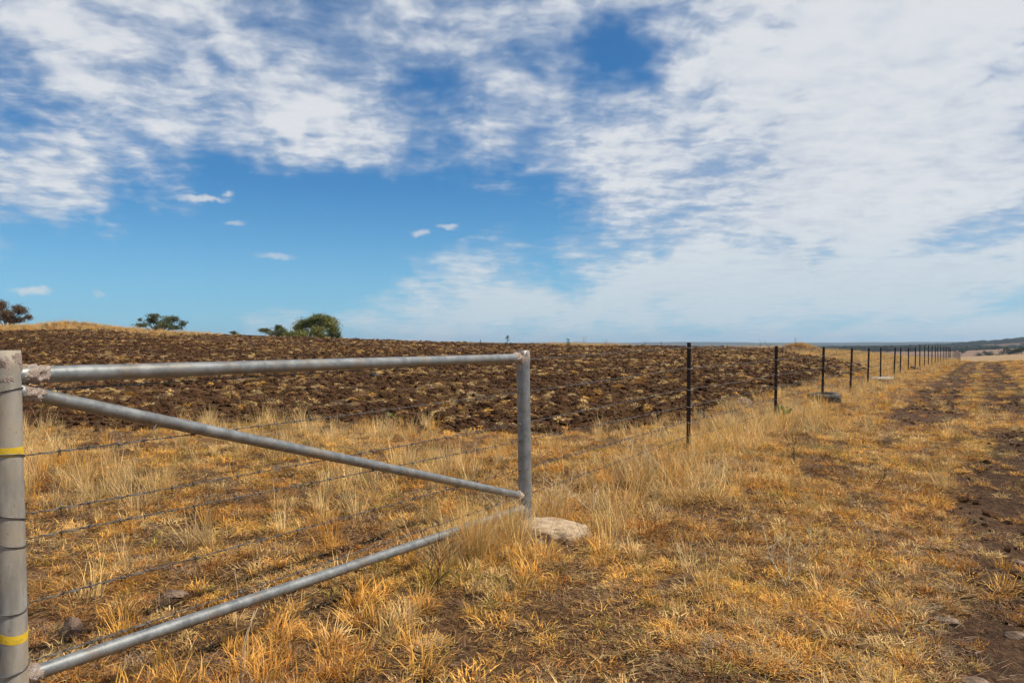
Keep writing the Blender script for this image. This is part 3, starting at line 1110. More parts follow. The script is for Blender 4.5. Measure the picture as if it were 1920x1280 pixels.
def build_assembly():
    root = empty('pipe_end_assembly', (Lp.x, Lp.y, gz(Lp.x, Lp.y)))
    org = Vector(root.location)
    tag(root, 'galvanised steel pipe end assembly with two posts, rails and a diagonal brace', 'fence brace')
    rel = lambda v: Vector(v) - org
    # left post
    lt, lb = pix(9, 657, YL), pix(26, 1270, YL)
    lb = lt + (lb - lt) * 1.5
    mb = MB()
    pipe(mb, rel(lb), rel(lt), 0.0535, 30, 28)
    lpost = mb.build('post', M['post'], root)
    lpost['label'] = 'near left pipe post with yellow bands and wire wraps'
    rt_, rb = pix(980.5, 657, YR), pix(985.5, 985, YR)
    rb = rt_ + (rb - rt_) * 1.35
    mb = MB()
    pipe(mb, rel(rb), rel(rt_), 0.0535, 30, 28)
    rpost = mb.build('post', M['galv'], root)
    rpost['label'] = 'far right pipe post standing in the concrete footing'
    for nm, (a, b), r in (('top_rail', (pix(14, 704, YL), pix(979, 670.5, YR)), 0.0330),
                          ('brace_rail', (pix(16, 729, YL), pix(983, 930, YR)), 0.0285),
                          ('bottom_rail', (pix(24, 1274, YL), pix(985, 951, YR)), 0.0290)):
        mb = MB()
        pipe(mb, rel(a), rel(b), r, 60)
        rail = mb.build(nm, M['galv'], root)
        d = (b - a).normalized()
        # rough mud-caked weld collars at the ends of each rail
        for k, (e, sg) in enumerate(((a, 1), (b, -1))):
            ln = {'top_rail': 0.10, 'brace_rail': 0.085, 'bottom_rail': 0.06}[nm]
            knob('weld_collar', rel(e + d * sg * (0.047 + ln * 0.5)), d, r, ln, 40 + k + len(nm), rail, M['weld'])
    knob('weld_collar', rel(rt_ - Vector((0, 0, 0.09))), (0, 0, 1), 0.0535, 0.16, 77, rpost, M['weld'], 0.26)
    knob('weld_collar', rel(lt - Vector((0, 0, 0.07))), (0, 0, 1), 0.0535, 0.13, 79, lpost, M['weld'], 0.22)

    # yellow bands
    def band(py, tilt, w, r=0.0541):
        f = (py - 657) / 613.0
        c = rel(lt + (pix(26, 1270, YL) - lt) * f)
        vs, fs = [], []
        n = 64
        for i in range(n):
            an = 2 * math.pi * i / n
            dz = tilt * math.sin(an - 1.0)
            for s in (-1, 1):
                for rr in (r, r + 0.0006):
                    vs.append((c.x + rr * math.cos(an), c.y + rr * math.sin(an), c.z + dz + s * w / 2))
        for i in range(n):
            k, m_ = i * 4, ((i + 1) % n) * 4
            fs += [(k + 1, m_ + 1, m_ + 3, k + 3), (k, k + 2, m_ + 2, m_), (k, m_, m_ + 1, k + 1), (k + 2, k + 3, m_ + 3, m_ + 2)]
        mb = MB()
        mb.add(vs, fs)
        b = mb.build('yellow_band', M['tape'], lpost, False)
        return b
    band(844, 0.002, 0.033)
    band(1183, 0.020, 0.032)
    # concrete footing, a thing of its own: the post stands in it
    W, Fc = lump(321, 5, 0.20, 1.0, 1.2, False)
    W2, _ = lump(654, 5, 0.17, 1.0, 9.0, False)
    W = W * (np.linalg.norm(W2, axis=1) ** 0.9)[:, None] * np.array((0.355, 0.27, 0.12))
    W[:, 2] = np.where(W[:, 2] > 0.085, 0.085 + (W[:, 2] - 0.085) * 0.45, W[:, 2])
    W[:, 2] += 0.015 * W[:, 0]
    c = Rp + Vector((0.11, -0.14, 0))
    z = gz(c.x, c.y)
    me = bpy.data.meshes.new('concrete_footing')
    me.from_pydata([tuple(w) for w in W], [], Fc)
    o = link('concrete_footing', me, None, M['concrete'], True)
    o.location = (c.x, c.y, z + 0.012)
    tag(o, 'domed pale concrete footing at the foot of the right pipe post', 'footing')
    return root, lt, pix(26, 1270, YL)


ASM, L_TOP, L_BOT = build_assembly()

# ------------------------------------------------------------------ steel pickets
NPICK = 31
picks = []
WIRE_Z = [1.27, 1.007, 0.747, 0.533, 0.34, 0.15]


def picket_mesh(name, h, under=0.35, fin=0.031, th=0.0065):
    o = []
    for k in range(3):
        a = R(-78 + 120 * k)
        d, s = Vector((math.cos(a), math.sin(a), 0)), Vector((-math.sin(a), math.cos(a), 0))
        a2 = a + R(60)
        o += [d * fin - s * th / 2, d * fin + s * th / 2, Vector((math.cos(a2), math.sin(a2), 0)) * th * 0.75]
    n = len(o)
    vs, fs = [], []
    zs = [-under, 0, h * 0.33, h * 0.66, h]
    for z in zs:
        vs += [(p.x, p.y, z) for p in o]
    for i in range(len(zs) - 1):
        for j in range(n):
            j2 = (j + 1) % n
            fs.append((i * n + j, i * n + j2, (i + 1) * n + j2, (i + 1) * n + j))
    fs.append(tuple((len(zs) - 1) * n + j for j in range(n)))
    me = bpy.data.meshes.new(name)
    me.from_pydata(vs, [], fs)
    me.materials.append(M['picket'])
    return me


ORD = ['first', 'second', 'third', 'fourth', 'fifth', 'sixth', 'seventh', 'eighth', 'ninth', 'tenth', 'eleventh', 'twelfth', 'thirteenth', 'fourteenth', 'fifteenth', 'sixteenth']
PTOP = {0: 642, 1: 648.5, 2: 650.5, 3: 652.5, 4: 655, 5: 657.5, 6: 653.5, 7: 652.4, 8: 651.5, 9: 650, 10: 649, 11: 648.5, 12: 647, 13: 644.5}
PXX = [1291.5, 1454.5, 1542, 1594.5, 1627, 1651, 1676, 1688, 1703, 1716, 1724.5, 1733.5, 1740.6, 1747, 1753.6, 1758.7, 1764, 1768.5, 1772, 1775, 1778, 1780.6, 1782.7]
LEAN = {0: 0.4, 1: 0.8, 2: 1.6, 3: 2.3, 4: 2.0, 5: 0.8, 6: 3.2, 7: 1.6}
far_mesh = picket_mesh('picket_far', 1.3)
for i in range(NPICK):
    if i < len(PXX):
        u = (PXX[i] - 960) / F
        Yp = FY0 + 3.55 * i
        Xp = u * Yp
    else:
        Yp = FY0 + 3.55 * i
        Xp = fence_x(Yp)
    z = gz(Xp, Yp)
    top = CAM_Z - (PTOP[i] - HOR) / F * Yp if i in PTOP else z + 1.3
    h = min(max(top - z, 1.12), 1.48)
    me = picket_mesh('picket', h) if i < 10 else far_mesh
    lab = None
    if i == 0:
        lab = 'tall black steel picket nearest the pipe brace, first along the fence'
    elif i == 1:
        lab = 'black steel picket with green cactus at its foot, second along the fence'
    elif i == 2:
        lab = 'black steel picket standing inside the old tyre, third along the fence'
    elif i < 14:
        lab = 'black steel picket, %s along the fence from the pipe brace' % ORD[i]
    else:
        lab = 'tiny far steel picket in the crowded end of the fence line'
    r = empty('steel_picket', (Xp, Yp, z))
    r.rotation_euler = (random.uniform(-0.01, 0.01), R(LEAN.get(i, random.uniform(-0.8, 1.8))), random.uniform(-0.15, 0.15))
    tag(r, lab, 'fence post', 'steel pickets along the fence')
    o = bpy.data.objects.new('post', me)
    COL.objects.link(o)
    o.parent = r
    if i < 7:
        for wz in WIRE_Z[:5]:
            mb = MB()
            n = 14
            pts = [(0.037 * math.cos(2 * math.pi * k / n), 0.037 * math.sin(2 * math.pi * k / n) * 0.9, wz + 0.012 * math.sin(2 * math.pi * k / n)) for k in range(n + 1)]
            mb.tube(pts, 0.0022, 5, False)
            mb.build('wire_tie', M['plank'], r)
    picks.append((Xp, Yp, z, h))

# ------------------------------------------------------------------ six strands of barbed wire
WL = [735, 857, 969, 1016, 1137, 1250]
WN = ['topmost', 'second', 'third', 'fourth', 'fifth', 'lowest']


def build_wires():
    for k in range(6):
        z0 = CAM_Z - (WL[k] - HOR) / F * YL
        frac = (WL[k] - 657) / 613.0
        c = L_TOP + (L_BOT - L_TOP) * frac
        ctrl = [Vector((c.x + 0.03, c.y + 0.055, z0))]
        for (X, Y, z, h) in picks:
            wz = (min(h - 0.03, 1.27) if k == 0 else WIRE_Z[k])
            ctrl.append(Vector((X - 0.03, Y + 0.02, z + wz)))
        pts = []
        for a, b in zip(ctrl[:-1], ctrl[1:]):
            L = (b - a).length
            n = max(2, int(L / (0.02 if a.y < 4 else 0.3)))
            for s in range(n):
                t = s / n
                p = a.lerp(b, t)
                p.z -= 0.022 * math.sin(math.pi * t) * (0.6 + 0.5 * ((k * 7) % 3) / 2)
                pts.append(p)
        pts.append(ctrl[-1])
        root = empty('barbed_wire', ctrl[0])
        tag(root, '%s strand of barbed wire from the left pipe post along the fence' % WN[k], 'wire', 'barbed wire strands of the fence')
        org = Vector(ctrl[0])
        near = [p - org for p in pts if p.y < 10.4]
        far = [p - org for p in pts if p.y >= 10.2]
        for ph in (0, math.pi):
            mb = MB()
            tw = []
            for i, p in enumerate(near):
                a = i * 0.62 + ph
                tw.append(p + Vector((0.0021 * math.cos(a) * 0.8, -0.0021 * math.cos(a) * 0.45, 0.0021 * math.sin(a))))
            mb.tube(tw, 0.0016, 5, False)
            mb.build('strand', M['wire'], root)
        mb = MB()
        mb.tube(far, 0.0036, 5, False)
        mb.build('strand', M['wire'], root)
        # barbs
        mb = MB()
        acc = 0.0
        allp = [p - org for p in pts]
        for a, b in zip(allp[:-1], allp[1:]):
            acc += (b - a).length
            if a.y + org.y > 36:
                break
            stp = 0.13
            while acc > stp:
                acc -= stp
                t = (b - a).normalized()
                s = t.cross(Vector((0, 0, 1))).normalized()
                p = b
                mb.tube([p - t * 0.006, p + t * 0.006], 0.0052, 6)
                for q in range(2):
                    an = random.uniform(0, 3.14)
                    dvec = s * math.cos(an) + Vector((0, 0, 1)) * math.sin(an)
                    mb.tube([p - dvec * 0.019 + t * 0.005 * q, p + dvec * 0.019 - t * 0.004 * q], 0.0017, 4)
        b = mb.build('barbs', M['wire'], root)
        b['kind'] = 'stuff'
        # the wrap round the left post
        mb = MB()
        wpts = []
        for i in range(40):
            an = 2 * math.pi * 1.0 * i / 39 + 0.9
            wpts.append(Vector((c.x + 0.0568 * math.cos(an), c.y + 0.0568 * math.sin(an), z0 - 0.004 + 0.016 * math.cos(an + k) + 0.006 * i / 39)) - org)
        mb.tube(wpts, 0.0026, 6)
        mb.build('wrap', M['wire'], root)
        # loose twisted tail
        mb = MB()
        q = ctrl[0] - org
        tl = []
        for i in range(26):
            p = near[min(int(i * 0.9) + 3, len(near) - 1)]
            tl.append(p + Vector((0.005 * math.cos(i * 1.5), -0.003, 0.005 * math.sin(i * 1.5))))
        if k in (0, 1, 5):
            e = tl[-1]
            tl += [e + Vector((0.03, 0.03, 0.03)), e + Vector((0.05, 0.05, 0.07))] if k < 5 else [e + Vector((0.02, 0.03, -0.02))]
        mb.tube(tl, 0.0019, 5)
        mb.build('wrap', M['wire'], root)


build_wires()

# ------------------------------------------------------------------ tyre, rocks, plank, cactus


def build_tyre(X, Y, z, rx, tube, hz, label):
    root = empty('old_tyre', (X, Y, z))
    tag(root, label, 'tyre')
    # carcass: half-open torus section, flat tread face
    sec = [(rx - 0.10, 0.02), (rx - 0.125, 0.05), (rx - 0.10, 0.085), (rx - 0.02, hz * 0.5 - 0.0 + 0.0), (rx - 0.05, hz - 0.03), (rx - 0.03, hz), (rx, hz - 0.02)]
    prof = [(rx - 0.145, hz * 0.86), (rx - 0.13, hz * 0.98), (rx - 0.08, hz * 1.02), (rx - 0.025, hz * 0.97), (rx, hz * 0.86), (rx + 0.008, hz * 0.5),
            (rx, hz * 0.14), (rx - 0.025, hz * 0.03), (rx - 0.08, -0.01), (rx - 0.13, 0.02), (rx - 0.145, hz * 0.14), (rx - 0.06, hz * 0.3), (rx - 0.045, hz * 0.5), (rx - 0.06, hz * 0.7)]
    n, m = 48, len(prof)
    vs, fs = [], []
    for i in range(n):
        a = 2 * math.pi * i / n
        for (r, zz) in prof:
            vs.append((r * math.cos(a), r * math.sin(a), zz))
    for i in range(n):
        for j in range(m):
            i2, j2 = (i + 1) % n, (j + 1) % m
            fs.append((i * m + j, i2 * m + j, i2 * m + j2, i * m + j2))
    mb = MB()
    mb.add(vs, fs)
    mb.build('carcass', M['rubber'], root)
    # tread blocks
    mb = MB()
    for i in range(40):
        a = 2 * math.pi * i / 40
        for row in range(4):
            z0 = hz * (0.16 + 0.18 * row)
            z1 = z0 + hz * 0.145
            da = 0.058
            aa = a + (0.05 if row % 2 else 0)
            q = []
            for rr in (rx - 0.006, rx + 0.016):
                for (an, zz) in ((aa, z0), (aa + da * 2, z0 + 0.01), (aa + da * 2, z1), (aa, z1 - 0.01)):
                    q.append((rr * math.cos(an), rr * math.sin(an), zz))
            mb.add(q, [(4, 5, 6, 7), (0, 4, 7, 3), (1, 2, 6, 5), (0, 1, 5, 4), (3, 7, 6, 2)])
    t = mb.build('tread', M['rubber'], root, False)
    root.rotation_euler = (0.03, -0.05, 0.3)
    return root


p2 = picks[2]
build_tyre(p2[0] + 0.03, p2[1] - 0.02, p2[2] - 0.04, 0.325, 0.1, 0.25, 'old black tyre lying on its side around the third picket')


def rock(px, py, Y, size, seed, mt, label, flat=0.55, name='rock', yaw=0.0, tiltx=0.0):
    p = pix(px, py, Y)
    W, Fc = lump(seed, 3, 0.35, 1.0, 1.5)
    W = W * np.array(size)
    me = bpy.data.meshes.new(name)
    me.from_pydata([tuple(w) for w in W], [], Fc)
    o = link(name, me, None, mt)
    o.location = (p.x, p.y, gz(p.x, p.y) + size[2] * 0.35)
    o.rotation_euler = (tiltx, 0.1, yaw)
    return tag(o, label, 'rock')


for (px, py, Y, size, seed, mt, lab, yaw, tx) in ROCKS:
    rock(px, py, Y, size, seed, M[mt], lab, yaw=yaw, tiltx=tx)


def build_plank():
    a, b = pix(1631, 721, 27.2), pix(1672, 719, 28.6)
    a.z, b.z = gz(a.x, a.y) + 0.11, gz(b.x, b.y) + 0.10
    mb = MB()
    d = (b - a).normalized()
    s = d.cross(Vector((0, 0, 1))).normalized()
    vs, n = [], 8
    for i in range(n + 1):
        p = a.lerp(b, i / n) - a
        w, t = 0.06 + random.uniform(-0.008, 0.008), 0.035 + random.uniform(-0.004, 0.004)
        for (q, h) in ((-1, -1), (1, -1), (1, 1), (-1, 1)):
            vs.append(p + s * q * w + Vector((0, 0, h * t)))
    fs = [(0, 1, 2, 3)[::-1], tuple(n * 4 + k for k in range(4))]
    for i in range(n):
        for k in range(4):
            k2 = (k + 1) % 4
            fs.append((i * 4 + k, i * 4 + k2, i * 4 + 4 + k2, i * 4 + 4 + k))
    mb.add(vs, fs)
    o = mb.build('bleached_beam', M['plank'], None, False)
    o.location = a
    tag(o, 'bleached pale beam lying in the grass between fourth and seventh pickets', 'beam')


build_plank()


def build_cactus():
    p1 = picks[1]
    c = Vector((p1[0] + 0.09, p1[1] - 0.12, gz(p1[0] + 0.09, p1[1] - 0.12)))
    root = empty('prickly_pear', c)
    tag(root, 'small green prickly pear cactus at the foot of the second picket', 'cactus')
    V, Fc = ico(3)
    for (x, z, w, h, a) in ((0.00, 0.09, 0.034, 0.11, 0.12), (-0.085, 0.17, 0.016, 0.12, -0.12), (0.075, 0.14, 0.038, 0.060, 1.05), (-0.02, 0.205, 0.026, 0.05, -0.3), (0.115, 0.185, 0.022, 0.035, 0.7)):
        W = V * np.array((w, 0.014, h))
        ca, sa = math.cos(a), math.sin(a)
        W2 = np.stack([W[:, 0] * ca + W[:, 2] * sa + x, W[:, 1] + 0.01 * math.sin(x * 90), -W[:, 0] * sa + W[:, 2] * ca + z], -1)
        me = bpy.data.meshes.new('pad')
        me.from_pydata([tuple(q) for q in W2], [], Fc)
        link('pad', me, root, M['cactus'], True)


build_cactus()

# ------------------------------------------------------------------ dry weeds, each a plant of its own


def weed(x, y, h, seed, label, mt='twig', spread=0.5, r0=0.003, nb=7, name='dry_weed', cat='weed', depth=2):
    g = random.Random(seed)
    root = empty(name, (x, y, gz(x, y) - 0.02))
    tag(root, label, cat)
    mb_s, mb_b = MB(), MB()

    def shoot(mb, p, d, L, r, lev):
        n = 6
        pts = [p.copy()]
        for i in range(n):
            d = (d + Vector((g.gauss(0, .12), g.gauss(0, .12), g.gauss(0.02, .06)))).normalized()
            p = p + d * L / n
            pts.append(p.copy())
        mb.tube(pts, [r * (1 - 0.7 * i / n) for i in range(n + 1)], 5)
        if lev > 0:
            for i in range(2, n + 1):
                if g.random() < 0.85:
                    a = g.uniform(0, 6.28)
                    dd = (d + Vector((math.cos(a), math.sin(a), 0.15)) * (0.5 + spread)).normalized()
                    shoot(mb_b, pts[i], dd, L * g.uniform(0.25, 0.5), r * 0.6, lev - 1)
    for k in range(nb):
        a = g.uniform(0, 6.28)
        d = Vector((math.cos(a) * spread, math.sin(a) * spread, 1)).normalized()
        shoot(mb_s, Vector((g.gauss(0, .02), g.gauss(0, .02), 0)), d, h * g.uniform(0.6, 1.0), r0, depth)
    mb_s.build('stems', M[mt], root)['kind'] = 'stuff'
    if mb_b.v:
        mb_b.build('branches', M[mt], root)['kind'] = 'stuff'
    return root


def wxy(px, py):
    Y = gy(py)
    return (px - 960) / F * Y, Y


x, y = wxy(1470, 1095)
weed(x, y, 0.34, 1, 'pale branching dry weed leaning over the golden grass right of centre', 'twig', 0.5, 0.005, 4)
x, y = wxy(1030, 960)
weed(x, y, 0.42, 2, 'pale bushy dry weed rising behind the concrete footing', 'twig', 0.6, 0.0042, 7)
x, y = wxy(950, 1010)
weed(x, y, 0.40, 3, 'pale dry weed in front of the right pipe post', 'twig', 0.55, 0.0042, 6)
x, y = wxy(1110, 960)
weed(x, y, 0.36, 4, 'pale spreading dry weed right of the concrete footing', 'twig', 0.7, 0.0042, 7)
x, y = wxy(1488, 865)
weed(x, y, 0.40, 5, 'thin dark stemmed weed below the green cactus', 'twig_dark', 0.25, 0.004, 3)
x, y = wxy(1640, 915)
weed(x, y, 0.32, 6, 'dark bare twiggy weed in the grass beside the track', 'twig_dark', 0.5, 0.004, 3)
x, y = wxy(437, 1180)
weed(x, y, 0.52, 7, 'tall grey stalk standing behind the bottom rail', 'twig', 0.06, 0.0035, 1, depth=0)
x, y = wxy(450, 1280)
weed(x, y, 0.40, 8, 'pair of tall straw stalks at the bottom edge before the rail', 'twig', 0.12, 0.0038, 2, depth=0)
x, y = wxy(1215, 900)
weed(x, y, 0.38, 9, 'straw coloured bushy weed left of the first picket', 'twig', 0.65, 0.0045, 6)
x, y = wxy(1350, 905)
weed(x, y, 0.35, 10, 'straw coloured tangled weed right of the first picket', 'twig', 0.75, 0.0045, 6)
x, y = wxy(820, 1110)
weed(x, y, 0.42, 12, 'brown dry thistle bunch below the bottom rail', 'twig_dark', 0.35, 0.003, 5)


def green_weed(px, base, top, Y, label, seed, w=0.25, stem=0.35):
    g = random.Random(seed)
    X = (px - 960) / F * Y
    z = gz(X, Y)
    zt = CAM_Z - (top - HOR) / F * Y
    h = max(zt - z, 0.15)
    root = empty('green_weed', (X, Y, z))
    tag(root, label, 'weed')
    mb = MB()
    mb.tube([(0, 0, -0.05), (0.01, 0, h * 0.5), (0, 0, h * 0.9)], [0.018, 0.014, 0.008], 6)
    mb.build('stem', M['twig_dark'], root)
    mb = MB()
    for k in range(46):
        a = g.uniform(0, 6.28)
        zz = h * (stem + (1 - stem) * g.random())
        L = w * g.uniform(0.5, 1.0) * (1 - 0.3 * abs(zz / h - 0.65))
        d = Vector((math.cos(a), math.sin(a), g.uniform(0.1, 0.9))).normalized()
        s = d.cross(Vector((0, 0, 1))).normalized() * L * 0.2
        b = Vector((0, 0, zz - 0.05))
        m_ = b + d * L * 0.55
        t = b + d * L - Vector((0, 0, L * 0.15))
        mb.add([b, m_ - s, t, m_ + s], [(0, 1, 2), (0, 2, 3)])
    mb.build('leaves', M['weedleaf'], root, False)


green_weed(951, 643, 628, 60, 'green leafy weed standing on the skyline above the right pipe post', 1, 0.26, 0.45)
green_weed(1065, 645, 634, 60, 'low green weed on the grassy skyline right of the pipe post', 2, 0.24, 0.2)
green_weed(901, 642, 636, 60, 'tiny green sprout on the skyline left of the pipe post', 3, 0.14, 0.3)
green_weed(734, 805, 797, 13.2, 'low green weed at the edge of the ploughed soil', 4, 0.2, 0.0)


# (drawn left to right so that the labels count along the skyline)
sky_list = sorted(((1094, 627), (1136, 637), (1208, 636), (1240, 636), (1425, 640), (1442, 639), (1492, 632)))
for n, (px, top) in enumerate(sky_list):
    Y = 62.0
    X = (px - 960) / F * Y
    z = gz(X, Y)
    h = max(CAM_Z - (top - HOR) / F * Y - z, 0.25)
    weed(X, Y, h, 40 + n, 'thin dead stalk on the skyline, %s of seven from the left' % ORD[n], 'twig_dark', 0.12, 0.012, 2, depth=1, name='dead_stalk', cat='stalk')

# ------------------------------------------------------------------ trees


def crown_mesh(name, clumps, nleaf, size, mt, seed):
    g = np.random.default_rng(seed)
    Vs, Fs, Cs = [], [], []
    tot = sum(c[3] * c[4] for c in clumps)
    k = 0
    for (cx, cy, cz, rx, rz) in clumps:
        n = max(8, int(nleaf * rx * rz / tot))
        # shell-heavy distribution inside an uneven clump
        d = g.normal(0, 1, (n, 3))
        d /= np.linalg.norm(d, axis=1)[:, None]
        rr = np.where(g.random(n) < 0.28, 1.5, 1.0) * g.random(n) ** 0.55 * (0.75 + 0.6 * fbm(d[:, 0] * 2.5 + seed, d[:, 1] * 2.5 + d[:, 2] * 2, 2))
        P = d * rr[:, None] * np.array((rx, rx, rz)) + np.array((cx, cy, cz))
        shade = np.clip(0.5 + g.normal(0, 0.22) + 0.22 * g.normal(0, 1, n), 0, 1)
        for p, s in zip(P, shade):
            a = g.normal(0, 1, 3)
            a /= np.linalg.norm(a)
            b = np.cross(a, g.normal(0, 1, 3))
            b /= np.linalg.norm(b)
            L = size * g.uniform(0.6, 1.4)
            Vs += [p - a * L, p + b * L * 0.45, p + a * L, p - b * L * 0.45]
            Fs.append((k, k + 1, k + 2, k + 3))
            Cs += [s] * 4
            k += 4
    me = bpy.data.meshes.new(name)
    me.from_pydata([tuple(v) for v in Vs], [], Fs)
    at = me.attributes.new('blade', 'FLOAT', 'POINT')
    at.data.foreach_set('value', np.array(Cs, dtype=np.float32))
    me.materials.append(mt)
    return me


def gum_tree(px, Y, clumps_px, mt, seed, label, nleaf=3600, leaf=0.13, name='gum_tree'):
    """clumps_px: (px, py, rx, ry) of each leaf clump as read off the photo, given depth about the trunk"""
    g = random.Random(seed)
    X = (px - 960) / F * Y
    z = gz(X, Y)
    root = empty(name, (X, Y, z))
    tag(root, label, 'tree')
    k = Y / F
    cl = []
    for (cx, cy, rx, ry) in clumps_px:
        dep = g.uniform(-1, 1) * 24 * k
        cl.append(((cx - px) * k, dep, CAM_Z - (cy - HOR) * k - z, rx * k * 0.88, ry * k * 0.86))
    top = max(c[2] for c in cl)
    mb = MB()
    fork = Vector((0, 0, top * 0.32))
    mb.tube([(0.1, 0, -0.4), (0, 0, top * 0.15), fork], [top * 0.055, top * 0.045, top * 0.04], 9)
    trunk = mb.build('trunk', M['bark'], root)
    mb = MB()
    for c in cl:
        e = Vector(c[:3])
        mid = fork.lerp(e, 0.5) + Vector((g.gauss(0, .15), g.gauss(0, .15), 0.12 * top * g.random()))
        mb.tube([fork - Vector((0, 0, 0.1)), mid, e, e + Vector((g.gauss(0, .3), g.gauss(0, .3), c[4] * 0.5))], [top * 0.026, top * 0.017, top * 0.009, top * 0.003], 6)
        for q in range(4):
            t = e + Vector((g.uniform(-1, 1) * c[3], g.uniform(-1, 1) * c[3], g.uniform(-.6, .8) * c[4])) * 0.8
            mb.tube([mid.lerp(e, 0.6), t], [top * 0.008, top * 0.002], 4)
    mb.build('limbs', M['bark'], trunk)
    link('crown', crown_mesh('crown', cl, nleaf, leaf, mt, seed), root)


gum_tree(592, 125, [(598, 596, 20, 9), (570, 606, 19, 10), (615, 606, 18, 11), (592, 610, 22, 9), (622, 618, 13, 12), (556, 614, 13, 10),
                    (600, 622, 17, 11), (566, 624, 15, 8), (618, 628, 10, 8), (583, 601, 12, 7), (612, 598, 10, 6), (575, 630, 14, 5), (605, 632, 14, 6)],
         M['gum'], 5, 'largest green gum tree on the skyline, domed crown above the top rail', 16000, 0.115)
gum_tree(516, 128, [(500, 619, 13, 4), (517, 616, 11, 4), (527, 613, 8, 4), (512, 624, 17, 5), (535, 623, 10, 6), (527, 627, 14, 6)],
         M['gum_grey'], 8, 'low flat gum tree just left of the largest gum', 4600, 0.11)
gum_tree(545, 118, [(545, 627, 14, 7), (556, 630, 14, 6), (570, 629, 12, 6), (563, 625, 10, 5)],
         M['gum'], 9, 'dark low shrub under the left side of the largest gum', 3600, 0.10, 'shrub')
gum_tree(637, 122, [(636, 628, 6, 7), (632, 633, 6, 5)], M['gum_grey'], 13, 'little bush touching the right side of the largest gum', 1200, 0.10, 'shrub')
gum_tree(300, 118, [(288, 592, 13, 5), (279, 600, 13, 8), (308, 597, 13, 6), (330, 599, 11, 7), (300, 606, 15, 7), (258, 599, 5, 3), (340, 606, 8, 6),
                    (318, 610, 14, 6), (275, 610, 12, 5), (333, 614, 14, 5), (295, 614, 14, 5)],
         M['gum_grey'], 17, 'spreading grey green gum tree behind the grassy skyline left of centre', 6500, 0.11)
gum_tree(14, 110, [(8, 572, 14, 10), (-10, 575, 16, 12), (28, 578, 10, 8), (40, 583, 12, 9), (20, 588, 16, 10), (45, 594, 8, 6), (6, 596, 14, 9), (30, 600, 18, 7), (-14, 596, 16, 9)],
         M['gum_red'], 21, 'russet brown leaved tree at the left edge of the skyline', 9000, 0.10)
gum_tree(440, 112, [(440, 624, 6, 4), (438, 627, 6, 3)], M['gum_grey'], 25, 'tiny dark bush alone on the skyline between two gums', 350, 0.12, 'shrub')

# trees of the far valley
far_src = []
for i in range(6):
    g = random.Random(70 + i)
    cl = [(g.gauss(0, 0.30), g.gauss(0, 0.30), g.uniform(0.45, 0.85), g.uniform(0.22, 0.38), g.uniform(0.16, 0.28)) for _ in range(9)]
    far_src.append(crown_mesh('far_crown_%d' % i, cl, 420, 0.085, M['far_leaf'], 70 + i))
mbt = MB()
mbt.tube([(0, 0, -0.15), (0, 0, 0.3), (0.05, 0, 0.6)], [0.05, 0.04, 0.02], 6)
far_trunk = mbt.mesh('far_trunk')
far_trunk.materials.append(M['bark'])


def far_tree(px, py, Y, h, i, label, wide=1.3):
    X = (px - 960) / F * Y
    z = gz(X, Y)
    root = empty('valley_tree', (X, Y, z), i * 1.3)
    tag(root, label, 'tree', 'trees in the far valley')
    for nm, me in (('crown', far_src[i % 6]), ('trunk', far_trunk)):
        o = bpy.data.objects.new(nm, me)
        COL.objects.link(o)
        o.parent = root
        o.scale = (h * wide, h * wide, h)


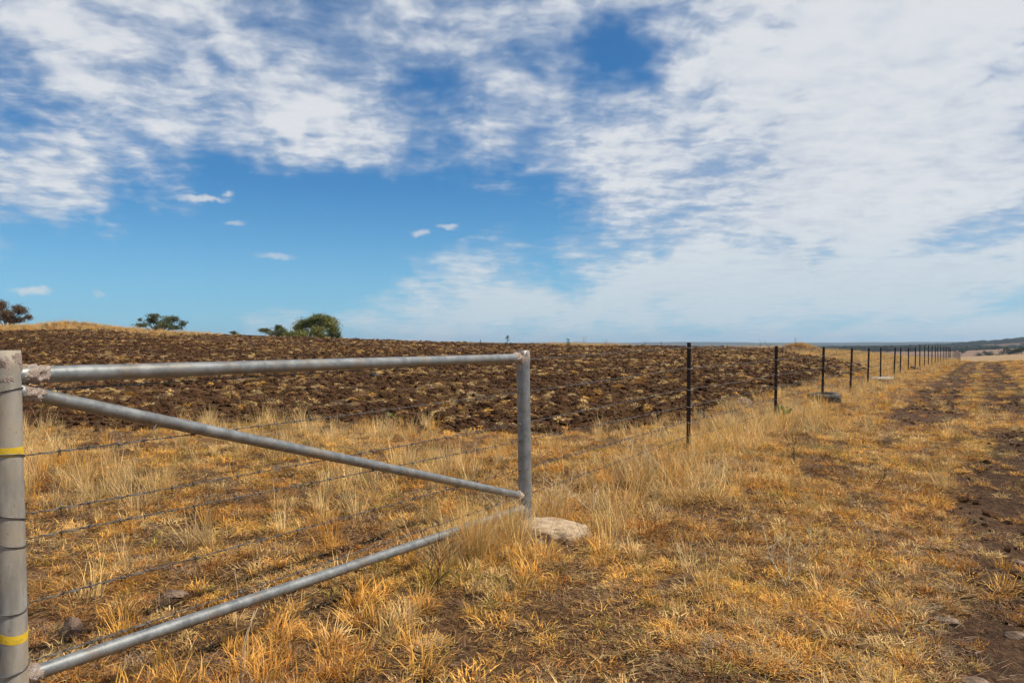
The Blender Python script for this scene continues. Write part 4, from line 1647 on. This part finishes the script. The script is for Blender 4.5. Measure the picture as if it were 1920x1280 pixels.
VT = [(1803, 655, 1150, 7.5, 'lone round tree in the valley just right of the last pickets'),
      (1837, 662, 900, 6.5, 'round dark tree in the valley, left of a close pair'),
      (1851, 658, 1000, 7.5, 'larger dark tree on the right of a close pair in the valley'),
      (1857, 667, 640, 3.0, 'small tree above the pale straw slope'),
      (1893, 661, 650, 7.0, 'broad dark tree on the pale slope, second from the right edge'),
      (1915, 660, 640, 7.5, 'broad dark tree on the pale slope at the right edge'),
      (1866, 673, 430, 2.0, 'tiny shrub on the crest of the pale straw slope'),
      (1875, 664, 660, 4.0, 'low dark tree on the pale slope, left of the broad ones')]
for i, (px, py, Y, h, lab) in enumerate(VT):
    far_tree(px, py, Y, h, i, lab)


def build_woods():
    src = source('wood_crown', far_src)
    x = rng.uniform(700, 2900, 22000)
    y = rng.uniform(1500, 3900, 22000)
    px = 960 + F * x / y
    z = height(x, y)
    row = HOR - (z - CAM_Z) / y * F
    n = fbm(x / 70 + 3, y / 150 + 8, 4)
    p = sstep(0.50, 0.58, n + 0.11 * sstep(654, 644, row)) * sstep(668, 660, row)
    p = p * ((px > 1500) & (px < 2150))
    p = np.where(px < 1700, p * sstep(0.45, 0.6, n), p)
    k = rng.random(len(x)) < p
    x, y, z = x[k], y[k], z[k]
    m = len(x)
    P = np.stack([x, y, z - 0.3], -1)
    rot = np.stack([np.zeros(m), np.zeros(m), rng.uniform(0, 6.28, m)], -1)
    h = rng.uniform(6, 13, m)
    S = np.stack([h * 1.4, h * 1.4, h], -1)
    scatter('far_woodland', src, 6, P, rot, S, np.ones((m, 3)), 'dark scrubby woodland over the far hillside', 'woodland')


build_woods()

# ------------------------------------------------------------------ the air


def build_haze():
    m, T, out = mat('haze_air')
    v = T.n('ShaderNodeVolumePrincipled')
    v.inputs['Color'].default_value = (0.62, 0.80, 1.0, 1)
    v.inputs['Density'].default_value = 0.00007
    v.inputs['Anisotropy'].default_value = 0.2
    T.t.links.new(v.outputs[0], out.inputs['Volume'])
    s, z0, z1 = 17000, -40, 160
    mb = MB()
    mb.add([(-s, -s, z0), (s, -s, z0), (s, s, z0), (-s, s, z0), (-s, -s, z1), (s, -s, z1), (s, s, z1), (-s, s, z1)],
           [(3, 2, 1, 0), (4, 5, 6, 7), (0, 1, 5, 4), (1, 2, 6, 5), (2, 3, 7, 6), (3, 0, 4, 7)])
    o = mb.build('haze', m, None, False)
    tag(o, 'pale blue air that veils the far hills', 'haze', None, 'stuff')


build_haze()
